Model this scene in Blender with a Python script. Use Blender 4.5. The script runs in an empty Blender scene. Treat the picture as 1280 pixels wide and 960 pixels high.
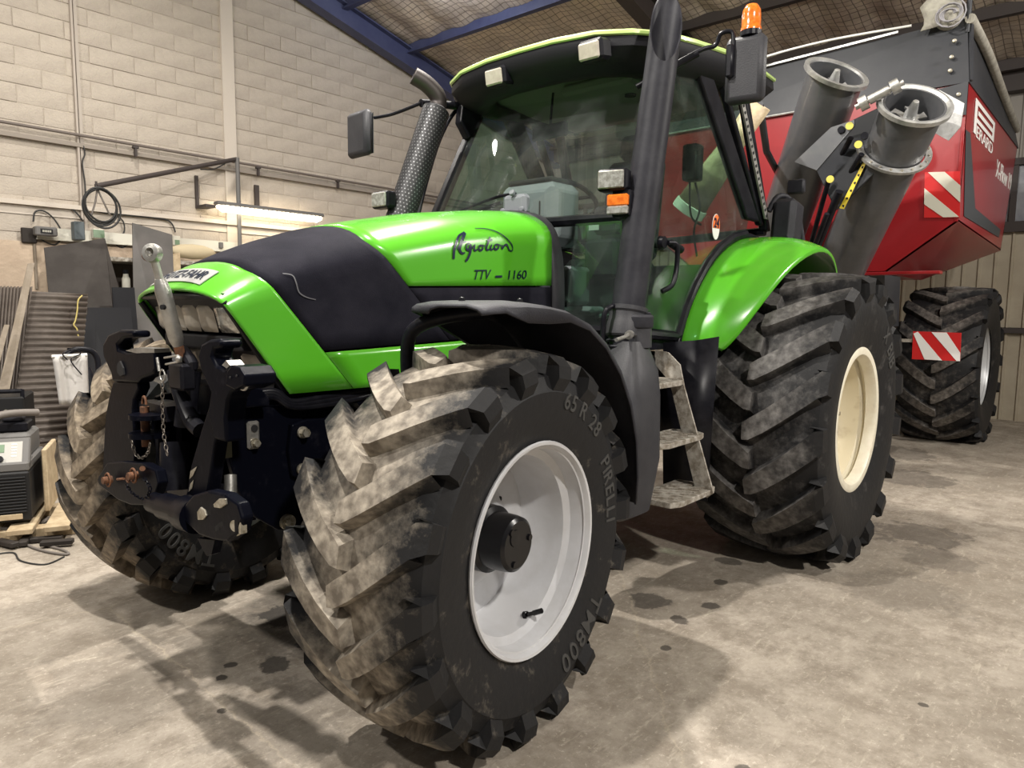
import bpy, bmesh, math, random
from mathutils import Vector, Matrix
random.seed(7)
C = bpy.context.scene.collection
SC = bpy.context.scene
PI = math.pi
R = math.radians
V = Vector
# ------------------------------------------------------------------ camera, world, lights, exposure
TH, PITCH, ROLL, FPX = R(40.93), R(6.09), R(-0.515), 893.9
CAM = V((1.8297, 2.7584, 1.5135))
cd = bpy.data.cameras.new('camera'); cam = bpy.data.objects.new('camera', cd); C.objects.link(cam)
fw = V((-math.cos(TH)*math.cos(PITCH), -math.sin(TH)*math.cos(PITCH), -math.sin(PITCH)))
rt = V((-math.sin(TH), math.cos(TH), 0)); up = rt.cross(fw)
cr, sr = math.cos(ROLL), math.sin(ROLL)
rt2 = rt*cr - up*sr; up2 = up*cr + rt*sr
m = Matrix((( rt2.x, up2.x, -fw.x, CAM.x), (rt2.y, up2.y, -fw.y, CAM.y), (rt2.z, up2.z, -fw.z, CAM.z), (0, 0, 0, 1)))
cam.matrix_world = m
cd.sensor_width = 36; cd.lens = FPX/1280*36; cd.clip_end = 200; cd.clip_start = .02
SC.camera = cam
SC.view_settings.view_transform = 'Standard'; SC.view_settings.look = 'None'
SC.view_settings.gamma = 1; SC.view_settings.use_curve_mapping = False
SC.view_settings.exposure = 0.0
w = bpy.data.worlds.new('world'); SC.world = w; w.use_nodes = True
w.node_tree.nodes['Background'].inputs[0].default_value = (.90, .88, .86, 1)
w.node_tree.nodes['Background'].inputs[1].default_value = .17
def lamp(name, loc, power, size, col=(1, .95, .88), target=None, kind='AREA', spread=170):
    l = bpy.data.lights.new(name, kind); l.energy = power; l.color = col
    if kind == 'AREA': l.shape = 'DISK'; l.size = size; l.spread = R(spread)
    else: l.shadow_soft_size = size
    o = bpy.data.objects.new(name, l); C.objects.link(o); o.location = loc
    d = (V(target) if target else V((loc[0], loc[1], 0))) - V(loc)
    o.rotation_euler = d.to_track_quat('-Z', 'Y').to_euler(); return o
lamp('high_bay_lamp', (1.3, .1, 6.3), 330, .16)
lamp('high_bay_lamp', (-2.2, -.9, 5.7), 330, .16)
lamp('high_bay_lamp', (1.6, 6.2, 6.0), 360, .3, target=(-1.5, 0, 1))
lamp('high_bay_lamp', (-4.6, 5.2, 4.6), 220, .3, target=(-4, 1, 1))
lamp('high_bay_lamp', (5.2, -1.4, 6.6), 260, .3, target=(-1, -2.5, 1.0))
lamp('high_bay_lamp', (-1.0, -4.4, 5.9), 90, .3)
lamp('roof_spot_lamp', (-5.0, -4.5, 5.70), 45, .2, (.75, .82, 1), kind='POINT')

def U(px, py, ax, val):
    """world point on the plane ax=val seen along a sight line (used to measure real positions)"""
    a, b = px-640, py-480
    u = (a*math.cos(ROLL)+b*math.sin(ROLL))/FPX; v = (-a*math.sin(ROLL)+b*math.cos(ROLL))/FPX
    f = math.cos(PITCH)-v*math.sin(PITCH); z = -math.sin(PITCH)-v*math.cos(PITCH)
    d = V((-u*math.sin(TH)-f*math.cos(TH), u*math.cos(TH)-f*math.sin(TH), z))
    i = 'xyz'.index(ax); t = (val-CAM[i])/d[i]
    return CAM+d*t

# ------------------------------------------------------------------ materials
MATS = {}
def mat(name, col, rough=.5, metal=0., col2=None, scale=8., lo=.4, hi=.6, bump=0., bscale=60., spec=.5, coat=0., detail=6, emit=None, estr=0, alpha=1, rough2=None):
    if name in MATS: return MATS[name]
    M = bpy.data.materials.new(name); M.use_nodes = True; nt = M.node_tree; N = nt.nodes; L = nt.links
    p = N['Principled BSDF']
    p.inputs['Base Color'].default_value = (*col, 1); p.inputs['Roughness'].default_value = rough
    p.inputs['Metallic'].default_value = metal; p.inputs['Specular IOR Level'].default_value = spec
    p.inputs['Coat Weight'].default_value = coat; p.inputs['Coat Roughness'].default_value = .08
    tc = N.new('ShaderNodeTexCoord')
    if col2:
        n = N.new('ShaderNodeTexNoise'); n.inputs['Scale'].default_value = scale; n.inputs['Detail'].default_value = detail; n.inputs['Roughness'].default_value = .65
        L.new(tc.outputs['Object'], n.inputs['Vector'])
        mr = N.new('ShaderNodeMapRange'); mr.inputs[1].default_value = lo; mr.inputs[2].default_value = hi; L.new(n.outputs['Fac'], mr.inputs[0])
        mx = N.new('ShaderNodeMix'); mx.data_type = 'RGBA'; mx.inputs[6].default_value = (*col, 1); mx.inputs[7].default_value = (*col2, 1)
        L.new(mr.outputs[0], mx.inputs[0]); L.new(mx.outputs[2], p.inputs['Base Color'])
        if rough2 is not None:
            m2 = N.new('ShaderNodeMapRange'); m2.inputs[3].default_value = rough; m2.inputs[4].default_value = rough2
            L.new(mr.outputs[0], m2.inputs[0]); L.new(m2.outputs[0], p.inputs['Roughness'])
    if bump:
        n = N.new('ShaderNodeTexNoise'); n.inputs['Scale'].default_value = bscale; n.inputs['Detail'].default_value = 5
        L.new(tc.outputs['Object'], n.inputs['Vector'])
        b = N.new('ShaderNodeBump'); b.inputs['Strength'].default_value = bump; b.inputs['Distance'].default_value = .01
        L.new(n.outputs['Fac'], b.inputs['Height']); L.new(b.outputs[0], p.inputs['Normal'])
    if emit: p.inputs['Emission Color'].default_value = (*emit, 1); p.inputs['Emission Strength'].default_value = estr
    MATS[name] = M; return M
def tyre_mat(name, dust, dcol, w0, w1, amount, Rr=.7, worn=.1):
    """black rubber; dried soil on the tread crown, thinning towards the shoulders"""
    M = mat(name, (.010, .010, .011), .6, bump=.25, bscale=30, spec=.3); nt = M.node_tree; N = nt.nodes; L = nt.links; p = N['Principled BSDF']
    tc = N.new('ShaderNodeTexCoord'); sp = N.new('ShaderNodeSeparateXYZ'); L.new(tc.outputs['Object'], sp.inputs[0])
    ab = N.new('ShaderNodeMath'); ab.operation = 'ABSOLUTE'; L.new(sp.outputs['Y'], ab.inputs[0])
    mr = N.new('ShaderNodeMapRange'); mr.inputs[1].default_value = w0; mr.inputs[2].default_value = w1; mr.inputs[3].default_value = dust; mr.inputs[4].default_value = 0
    L.new(ab.outputs[0], mr.inputs[0])
    n = N.new('ShaderNodeTexNoise'); n.inputs['Scale'].default_value = 9; n.inputs['Detail'].default_value = 9; n.inputs['Roughness'].default_value = .72
    L.new(tc.outputs['Object'], n.inputs['Vector'])
    ad = N.new('ShaderNodeMath'); ad.operation = 'ADD'; L.new(n.outputs['Fac'], ad.inputs[0]); L.new(mr.outputs[0], ad.inputs[1])
    cx = N.new('ShaderNodeCombineXYZ'); L.new(sp.outputs['X'], cx.inputs[0]); L.new(sp.outputs['Z'], cx.inputs[1])
    ln = N.new('ShaderNodeVectorMath'); ln.operation = 'LENGTH'; L.new(cx.outputs[0], ln.inputs[0])
    wr = N.new('ShaderNodeMapRange'); wr.inputs[1].default_value = Rr-.045; wr.inputs[2].default_value = Rr-.008; wr.inputs[4].default_value = worn; L.new(ln.outputs['Value'], wr.inputs[0])
    a2 = N.new('ShaderNodeMath'); a2.operation = 'ADD'; L.new(ad.outputs[0], a2.inputs[0]); L.new(wr.outputs[0], a2.inputs[1]); ad = a2
    m2 = N.new('ShaderNodeMapRange'); m2.inputs[1].default_value = .60; m2.inputs[2].default_value = .95; m2.inputs[4].default_value = amount; L.new(ad.outputs[0], m2.inputs[0])
    n2 = N.new('ShaderNodeTexNoise'); n2.inputs['Scale'].default_value = 28; n2.inputs['Detail'].default_value = 8; L.new(tc.outputs['Object'], n2.inputs['Vector'])
    dc = N.new('ShaderNodeMix'); dc.data_type = 'RGBA'; dc.inputs[6].default_value = (dcol[0]*.5, dcol[1]*.48, dcol[2]*.47, 1); dc.inputs[7].default_value = (dcol[0]*1.35, dcol[1]*1.35, dcol[2]*1.35, 1)
    m3 = N.new('ShaderNodeMapRange'); m3.inputs[1].default_value = .35; m3.inputs[2].default_value = .68; L.new(n2.outputs['Fac'], m3.inputs[0]); L.new(m3.outputs[0], dc.inputs[0])
    mx = N.new('ShaderNodeMix'); mx.data_type = 'RGBA'; mx.inputs[6].default_value = (.011, .011, .012, 1)
    L.new(dc.outputs[2], mx.inputs[7]); L.new(m2.outputs[0], mx.inputs[0]); L.new(mx.outputs[2], p.inputs['Base Color'])
    return M
def glass(name, col, op):
    M = bpy.data.materials.new(name); M.use_nodes = True; nt = M.node_tree; N = nt.nodes; L = nt.links
    N.remove(N['Principled BSDF']); out = N['Material Output']
    t = N.new('ShaderNodeBsdfTransparent'); t.inputs[0].default_value = (*col, 1)
    g = N.new('ShaderNodeBsdfGlossy'); g.inputs[1].default_value = .02; g.inputs[0].default_value = (1, 1, 1, 1)
    d = N.new('ShaderNodeBsdfDiffuse'); d.inputs[0].default_value = (.45, .5, .48, 1)
    tc = N.new('ShaderNodeTexCoord'); n = N.new('ShaderNodeTexNoise'); n.inputs['Scale'].default_value = 5; n.inputs['Detail'].default_value = 8; L.new(tc.outputs['Object'], n.inputs[0])
    mr = N.new('ShaderNodeMapRange'); mr.inputs[1].default_value = .45; mr.inputs[2].default_value = .75; mr.inputs[3].default_value = op*.3; mr.inputs[4].default_value = op; L.new(n.outputs[0], mr.inputs[0])
    lw_ = N.new('ShaderNodeLayerWeight'); lw_.inputs[0].default_value = .5
    pw = N.new('ShaderNodeMath'); pw.operation = 'POWER'; pw.inputs[1].default_value = 5; L.new(lw_.outputs['Facing'], pw.inputs[0])
    f = N.new('ShaderNodeMath'); f.operation = 'MULTIPLY_ADD'; f.inputs[1].default_value = .9; f.inputs[2].default_value = .05; L.new(pw.outputs[0], f.inputs[0])
    a = N.new('ShaderNodeMixShader'); b = N.new('ShaderNodeMixShader')
    L.new(mr.outputs[0], a.inputs[0]); L.new(t.outputs[0], a.inputs[1]); L.new(d.outputs[0], a.inputs[2])
    L.new(f.outputs[0], b.inputs[0]); L.new(a.outputs[0], b.inputs[1]); L.new(g.outputs[0], b.inputs[2]); L.new(b.outputs[0], out.inputs[0])
    MATS[name] = M; return M
GREEN = mat('green_paint', (.095, .44, .02), .27, coat=.55)
LIME = mat('pale_green_paint', (.50, .68, .22), .35, coat=.3)
PLAS = mat('black_textured_plastic', (.016, .016, .021), .55, col2=(.026, .026, .033), scale=6, bump=.25, bscale=220, spec=.3)
VISOR = mat('black_roof_plastic', (.009, .009, .012), .6, bump=.15, bscale=200, spec=.25)
SHEETB = mat('black_coated_sheet', (.008, .008, .010), .5, spec=.12)
HOODB = mat('black_hood_panel', (.012, .012, .018), .7, spec=.05, col2=(.026, .025, .034), scale=3.2, lo=.42, hi=.75, bump=.2, bscale=260)
GREYP = mat('dark_grey_plastic', (.034, .034, .039), .5, col2=(.045, .045, .05), scale=4, bump=.12, bscale=150, spec=.3)
PIPEM = mat('brown_painted_pipe', (.14, .115, .10), .6)
SHADE_RAILM = mat('rail_and_pipe_shadow', (.27, .235, .20), .8)  # grey-brown tone paints the thin pipe's shadow into the rail
BLACK = mat('black_paint', (.006, .006, .009), .35, col2=(.013, .013, .017), scale=12, spec=.18)
IRONB = mat('worn_black_iron', (.003, .0035, .007), .34, col2=(.012, .012, .017), scale=18, lo=.58, hi=.75, bump=.05, bscale=40, spec=.05)
CHAINM = mat('dark_chain_steel', (.16, .14, .12), .5, .6)
PIPE = mat('dark_grey_pipe', (.018, .018, .023), .5, .0, col2=(.030, .030, .036), scale=5, bump=.05, spec=.15)
STEEL = mat('galvanised_steel', (.50, .49, .46), .42, .75, col2=(.28, .27, .25), scale=14, lo=.35, hi=.7, bump=.15)
ZINC = mat('zinc_bolt', (.52, .49, .42), .4, .7, col2=(.3, .27, .2), scale=50)
RUST = mat('rusty_steel', (.20, .085, .04), .8, .2, col2=(.10, .05, .03), scale=60)
TREAD = mat('dirty_step_metal', (.46, .43, .38), .7, .3, col2=(.22, .19, .15), scale=22, lo=.4, hi=.6, bump=.3)
TYF = tyre_mat('dusty_front_tyre', .46, (.30, .265, .215), .06, .27, .92, .705, .10)
TYF2 = tyre_mat('muddy_front_tyre', .40, (.25, .205, .15), .10, .29, .9, .705, .10)
TYR = tyre_mat('scuffed_rear_tyre', .20, (.20, .19, .18), .12, .42, .62, .89, .20)
TYT = tyre_mat('scuffed_trailer_tyre', .18, (.20, .18, .16), .1, .46, .65, .924, .24)
LETT = mat('raised_rubber_letter', (.045, .044, .042), .7)
RIMW = mat('white_grey_rim', (.56, .565, .585), .38, col2=(.50, .50, .51), scale=5, coat=.2)
RIMC = mat('cream_rim', (.72, .65, .48), .5, col2=(.50, .41, .27), scale=7, lo=.55, hi=.8)
RIMCR = mat('cream_rim_flange', (.80, .76, .62), .45, col2=(.74, .68, .54), scale=12)
RIMT = mat('silver_rim', (.55, .56, .57), .4, .3)
MUD = mat('dried_mud', (.30, .22, .13), .9, col2=(.2, .14, .08), scale=60)
HUB = mat('gloss_black_hub', (.006, .006, .007), .25, spec=.3)
LENS = mat('dusty_lens', (.50, .46, .39), .32, col2=(.42, .38, .32), scale=25, coat=.35)
WLENS = mat('clear_lamp_lens', (.62, .62, .58), .15, .5, col2=(.35, .34, .30), scale=40, coat=.6)
AMBER = mat('amber_lens', (.85, .20, .02), .2, col2=(.6, .12, .01), scale=40, coat=.6, emit=None)
GLASS = glass('cab_glass', (.78, .86, .81), .10)
GLASSG = glass('door_glass', (.62, .76, .68), .06)
MIRR = mat('mirror_glass', (.7, .72, .72), .05, 1.)
DASH = mat('grey_dashboard', (.20, .215, .235), .6, bump=.1)
SEAT = mat('dark_seat_fabric', (.05, .055, .055), .85, bump=.2)
CABIN = mat('cab_headliner', (.16, .16, .145), .8)
DECAL = mat('dark_blue_decal', (.004, .012, .035), .35)
DECALG = mat('grey_decal', (.045, .05, .055), .4)
BADGE = mat('silver_badge', (.42, .42, .41), .4, .3)
WHITE = mat('white_sticker', (.80, .79, .76), .45)
ORANGE = mat('orange_sticker', (.85, .18, .04), .45)
YELL = mat('yellow_sticker', (.72, .55, .04), .45)
RED = mat('red_paint', (.30, .010, .014), .32, col2=(.27, .010, .013), scale=3, coat=.25)
REDS = mat('red_reflective', (.55, .02, .02), .35)
CREAMS = mat('cream_reflective', (.62, .60, .50), .4)
DGREY = mat('dark_grey_paint', (.036, .038, .044), .45, col2=(.045, .047, .053), scale=2.5, spec=.3)
AUG = mat('grey_auger_tube', (.075, .078, .085), .38, .1, col2=(.10, .10, .105), scale=3, coat=.25)
ALU = mat('bare_aluminium', (.55, .55, .54), .45, .7, col2=(.36, .36, .35), scale=8, bump=.08)
TARP = mat('rolled_tarp', (.42, .40, .34), .7, col2=(.30, .28, .24), scale=12, bump=.4, bscale=14)
CHUTE = mat('cream_chute_plastic', (.62, .50, .32), .5, col2=(.42, .32, .2), scale=9)
CHUTEW = mat('white_chute_plastic', (.78, .80, .72), .5)
SHEETM = mat('dark_steel_sheet', (.034, .029, .026), .55, .1, col2=(.048, .042, .038), scale=3, spec=.15)
SHEETG = mat('grey_steel_sheet', (.085, .08, .075), .55, .15, col2=(.11, .10, .095), scale=2)
CORRM = mat('brown_corrugated', (.075, .06, .05), .6, .1, col2=(.11, .09, .075), scale=4)
WOOD = mat('grey_wood', (.24, .20, .155), .8, col2=(.19, .155, .115), scale=9)
PALW = mat('pale_wood', (.50, .40, .26), .8, col2=(.38, .29, .18), scale=14)
CABLE = mat('black_rubber_cable', (.02, .02, .02), .55)
CABLEG = mat('grey_rubber_hose', (.16, .14, .125), .6)
BLUEST = mat('blue_roof_steel', (.050, .058, .13), .5, col2=(.065, .075, .15), scale=3)
BROWN_SHADED = mat('brown_and_shaded_steel', (.045, .035, .032), .6)  # brown steel, also used as painted shade on the far purlins
BOXG = mat('grey_box', (.13, .125, .12), .6)
BOXW = mat('cream_box', (.62, .60, .52), .5)
SCREEN = mat('green_grey_display', (.16, .24, .15), .3)
PAPER = mat('white_cloth', (.48, .46, .44), .8, bump=.5, bscale=18)
WELD = mat('welder_case', (.014, .014, .015), .45, spec=.3)
PANELG = mat('grey_control_panel', (.42, .41, .38), .5)
TUBEL = mat('lit_tube', (1, .95, .85), .4, emit=(1., .86, .62), estr=16)
MESHM = mat('mesh_guard', (.02, .02, .022), .5, .4)
DASHDARK = mat('dark_recess', (.01, .01, .011), .8)
SKIN = mat('vinyl_grille', (.006, .006, .008), .6)

# ------------------------------------------------------------------ mesh helpers
def axes(d):
    d = V(d).normalized(); a = V((0, 0, 1)) if abs(d.z) < .9 else V((1, 0, 0))
    u = d.cross(a).normalized(); return u, d.cross(u).normalized()
class MB:
    def __init__(s): s.v = []; s.f = []
    def add(s, vs, fs):
        n = len(s.v); s.v += [tuple(x) for x in vs]; s.f += [tuple(i+n for i in f) for f in fs]; return s
    def box(s, c, d, rot=None):
        vs = [V((x*d[0]/2, y*d[1]/2, z*d[2]/2)) for x in (-1, 1) for y in (-1, 1) for z in (-1, 1)]
        if rot is not None: vs = [rot @ v for v in vs]
        return s.add([v+V(c) for v in vs], [(0, 1, 3, 2), (4, 6, 7, 5), (0, 4, 5, 1), (2, 3, 7, 6), (0, 2, 6, 4), (1, 5, 7, 3)])
    def rbox(s, c, d, b, rot=None):
        """box chamfered on all edges"""
        h = [x/2 for x in d]; vs = []; idx = {}
        for sx in (-1, 1):
            for sy in (-1, 1):
                for sz in (-1, 1):
                    for a in range(3):
                        v = [sx*(h[0]-b), sy*(h[1]-b), sz*(h[2]-b)]; v[a] = (sx, sy, sz)[a]*h[a]
                        idx[(sx, sy, sz, a)] = len(vs); vs.append(V(v))
        fs = []; g = idx
        for a in range(3):
            o = [i for i in range(3) if i != a]
            for sg in (-1, 1):
                q = []
                for p, r_ in ((-1, -1), (1, -1), (1, 1), (-1, 1)):
                    k = [0, 0, 0]; k[a] = sg; k[o[0]] = p; k[o[1]] = r_; q.append(g[(*k, a)])
                fs.append(q if (sg > 0) ^ (a == 1) else q[::-1])
        for a in range(3):
            o = [i for i in range(3) if i != a]
            for p in (-1, 1):
                for r_ in (-1, 1):
                    k1 = [0]*3; k1[o[0]] = p; k1[o[1]] = r_; k2 = k1[:]; k1[a] = -1; k2[a] = 1
                    fs.append((g[(*k1, o[0])], g[(*k2, o[0])], g[(*k2, o[1])], g[(*k1, o[1])]))
        for sx in (-1, 1):
            for sy in (-1, 1):
                for sz in (-1, 1): fs.append(tuple(g[(sx, sy, sz, a)] for a in range(3)))
        if rot is not None: vs = [rot @ v for v in vs]
        return s.add([v+V(c) for v in vs], fs)
    def cyl(s, p0, p1, r, r2=None, n=20, caps=True, hollow=None):
        return s.tube([p0, p1], [r, r if r2 is None else r2], n, caps)
    def tube(s, pts, r, n=12, caps=True, closed=False):
        pts = [V(p) for p in pts]; k = len(pts); rr = r if isinstance(r, (list, tuple)) else [r]*k
        vs = []; prev = None
        for i, p in enumerate(pts):
            a = pts[i-1] if (i or closed) else pts[0]; b = pts[(i+1) % k] if (i < k-1 or closed) else pts[-1]
            d = (b-a)
            if d.length < 1e-9: d = V((0, 0, 1))
            d.normalize()
            if prev is None: u, w_ = axes(d)
            else:
                u = (prev-d*prev.dot(d))
                u = u.normalized() if u.length > 1e-6 else axes(d)[0]
                w_ = d.cross(u)
            prev = u
            for j in range(n):
                t = 2*PI*j/n; vs.append(p+(u*math.cos(t)+w_*math.sin(t))*rr[i])
        fs = []
        for i in range(k if closed else k-1):
            for j in range(n):
                i2 = (i+1) % k; fs.append((i*n+j, i*n+(j+1) % n, i2*n+(j+1) % n, i2*n+j))
        if caps and not closed: fs.append(tuple(range(n))[::-1]); fs.append(tuple((k-1)*n+j for j in range(n)))
        return s.add(vs, fs)
    def lathe(s, prof, o=(0, 0, 0), ax=(0, 1, 0), n=48):
        """prof: list of (radius, distance along ax)"""
        ax = V(ax).normalized(); u, w_ = axes(ax); o = V(o); vs = []
        for (r, h) in prof:
            for j in range(n):
                t = 2*PI*j/n; vs.append(o+ax*h+(u*math.cos(t)+w_*math.sin(t))*r)
        fs = [(i*n+j, i*n+(j+1) % n, (i+1)*n+(j+1) % n, (i+1)*n+j) for i in range(len(prof)-1) for j in range(n)]
        return s.add(vs, fs)
    def prism(s, pts, ext):
        pts = [V(p) for p in pts]; e = V(ext); n = len(pts)
        return s.add(pts+[p+e for p in pts], [tuple(range(n)), tuple(range(2*n-1, n-1, -1))]+[(i, (i+1) % n, n+(i+1) % n, n+i) for i in range(n)])
    def grid(s, rows, closed=False):
        n = len(rows[0]); vs = [p for r_ in rows for p in r_]
        fs = [(i*n+j, i*n+(j+1) % n, (i+1)*n+(j+1) % n, (i+1)*n+j) for i in range(len(rows)-1) for j in range(n if closed else n-1)]
        return s.add(vs, fs)
    def ball(s, c, r, sc=(1, 1, 1), n=14):
        c = V(c); rows = []
        for i in range(n//2+1):
            a = PI*i/(n//2)
            rows.append([c+V((math.sin(a)*math.cos(2*PI*j/n)*sc[0], math.sin(a)*math.sin(2*PI*j/n)*sc[1], math.cos(a)*sc[2]))*r for j in range(n)])
        return s.grid(rows, True)
    def hexbolt(s, c, ax, r, h=.012, washer=True):
        c = V(c); ax = V(ax).normalized()
        if washer: s.cyl(c, c+ax*h*.3, r*1.35, n=18)
        return s.cyl(c+ax*h*.3, c+ax*h*1.2, r, n=6)
def mesh_obj(name, mb, mt, smooth=False, bevel=0, solid=0, sub=0):
    me = bpy.data.meshes.new(name); me.from_pydata(mb.v, [], mb.f)
    bm = bmesh.new(); bm.from_mesh(me); bmesh.ops.remove_doubles(bm, verts=bm.verts, dist=1e-5)
    bmesh.ops.recalc_face_normals(bm, faces=bm.faces); bm.to_mesh(me); bm.free()
    if isinstance(mt, str): mt = MATS[mt]
    me.materials.append(mt)
    o = bpy.data.objects.new(name, me); C.objects.link(o)
    if smooth:
        me.polygons.foreach_set('use_smooth', [True]*len(me.polygons))
        try: me.set_sharp_from_angle(angle=R(smooth if smooth > 1 else 35))
        except Exception: pass
    if solid: md = o.modifiers.new('s', 'SOLIDIFY'); md.thickness = solid; md.offset = -1
    if bevel: md = o.modifiers.new('b', 'BEVEL'); md.width = bevel; md.segments = 2; md.limit_method = 'ANGLE'; md.angle_limit = R(40)
    if sub: md = o.modifiers.new('u', 'SUBSURF'); md.levels = sub; md.render_levels = sub
    return o
def link_to(o, parent):
    if parent is not None:
        o.parent = parent
        if parent.type == 'EMPTY': o.matrix_parent_inverse = Matrix.Translation(-parent.location)
    return o
def part(name, mb, mt, parent=None, label=None, **k):
    o = mesh_obj(name, mb, mt, **k); link_to(o, parent)
    if label: o['label'] = label
    return o
def tag(o, label, cat, group=None, kind=None):
    o['label'] = label; o['category'] = cat
    if group: o['group'] = group
    if kind: o['kind'] = kind
    return o
def thing(name, loc, label, cat, group=None):
    e = bpy.data.objects.new(name, None); C.objects.link(e); e.location = loc; e.empty_display_size = .2
    return tag(e, label, cat, group)
def single(name, mb, mt, label, cat, group=None, **k):
    return tag(mesh_obj(name, mb, mt, **k), label, cat, group)
def struct(name, mb, mt, parent=None, **k):
    o = mesh_obj(name, mb, mt, **k)
    if parent: link_to(o, parent)
    else: o['kind'] = 'structure'
    return o
def P(ax, val, *pp): return [U(x, y, ax, val) for x, y in pp]
def plate(mb, ax, val, pp, th):
    e = {'x': V((-th, 0, 0)), 'y': V((0, -th, 0)), 'z': V((0, 0, -th))}[ax]
    return mb.prism(P(ax, val, *pp), e)
def arc(c, r, a0, a1, n, u, w_):
    c, u, w_ = V(c), V(u), V(w_)
    return [c+u*r*math.cos(R(a0+(a1-a0)*i/n))+w_*r*math.sin(R(a0+(a1-a0)*i/n)) for i in range(n+1)]
def smooth_path(pts, n=6):
    pts = [V(p) for p in pts]; out = []
    for i in range(len(pts)-1):
        p0 = pts[max(i-1, 0)]; p1 = pts[i]; p2 = pts[i+1]; p3 = pts[min(i+2, len(pts)-1)]
        for k in range(n):
            t = k/n; out.append(.5*((2*p1)+(-p0+p2)*t+(2*p0-5*p1+4*p2-p3)*t*t+(-p0+3*p1-3*p2+p3)*t**3))
    out.append(pts[-1]); return out
def text_mb(s, depth=.002, shear=0., bold=0.):
    cu = bpy.data.curves.new('t', 'FONT'); cu.body = s; cu.size = 1; cu.extrude = depth; cu.shear = shear; cu.offset = bold
    o = bpy.data.objects.new('t', cu); C.objects.link(o)
    dg = bpy.context.evaluated_depsgraph_get(); dg.update()
    me = bpy.data.meshes.new_from_object(o.evaluated_get(dg))
    mb = MB(); mb.add([v.co.copy() for v in me.vertices], [tuple(p.vertices) for p in me.polygons])
    bpy.data.objects.remove(o); bpy.data.meshes.remove(me); return mb
def place_text(mb, s, o, right, upv, h, shear=0., bold=0., depth=.004, width=None, surf=None):
    t = text_mb(s, depth, shear, bold); o = V(o); r_ = V(right).normalized(); u = V(upv).normalized(); n = r_.cross(u)
    xs = [v[0] for v in t.v]; x0, x1 = min(xs), max(xs); ys = [v[1] for v in t.v]; y1 = max(ys); y0 = min(min(ys), 0)
    sy = h/(y1-0); sx = sy if width is None else width/(x1-x0)
    vs = []
    for v in t.v:
        a, b = (v[0]-x0)*sx, v[1]*sy
        p = o+r_*a+u*b+n*v[2]
        if surf: p = surf(p, v[2])
        vs.append(p)
    mb.add(vs, t.f); return mb

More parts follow.
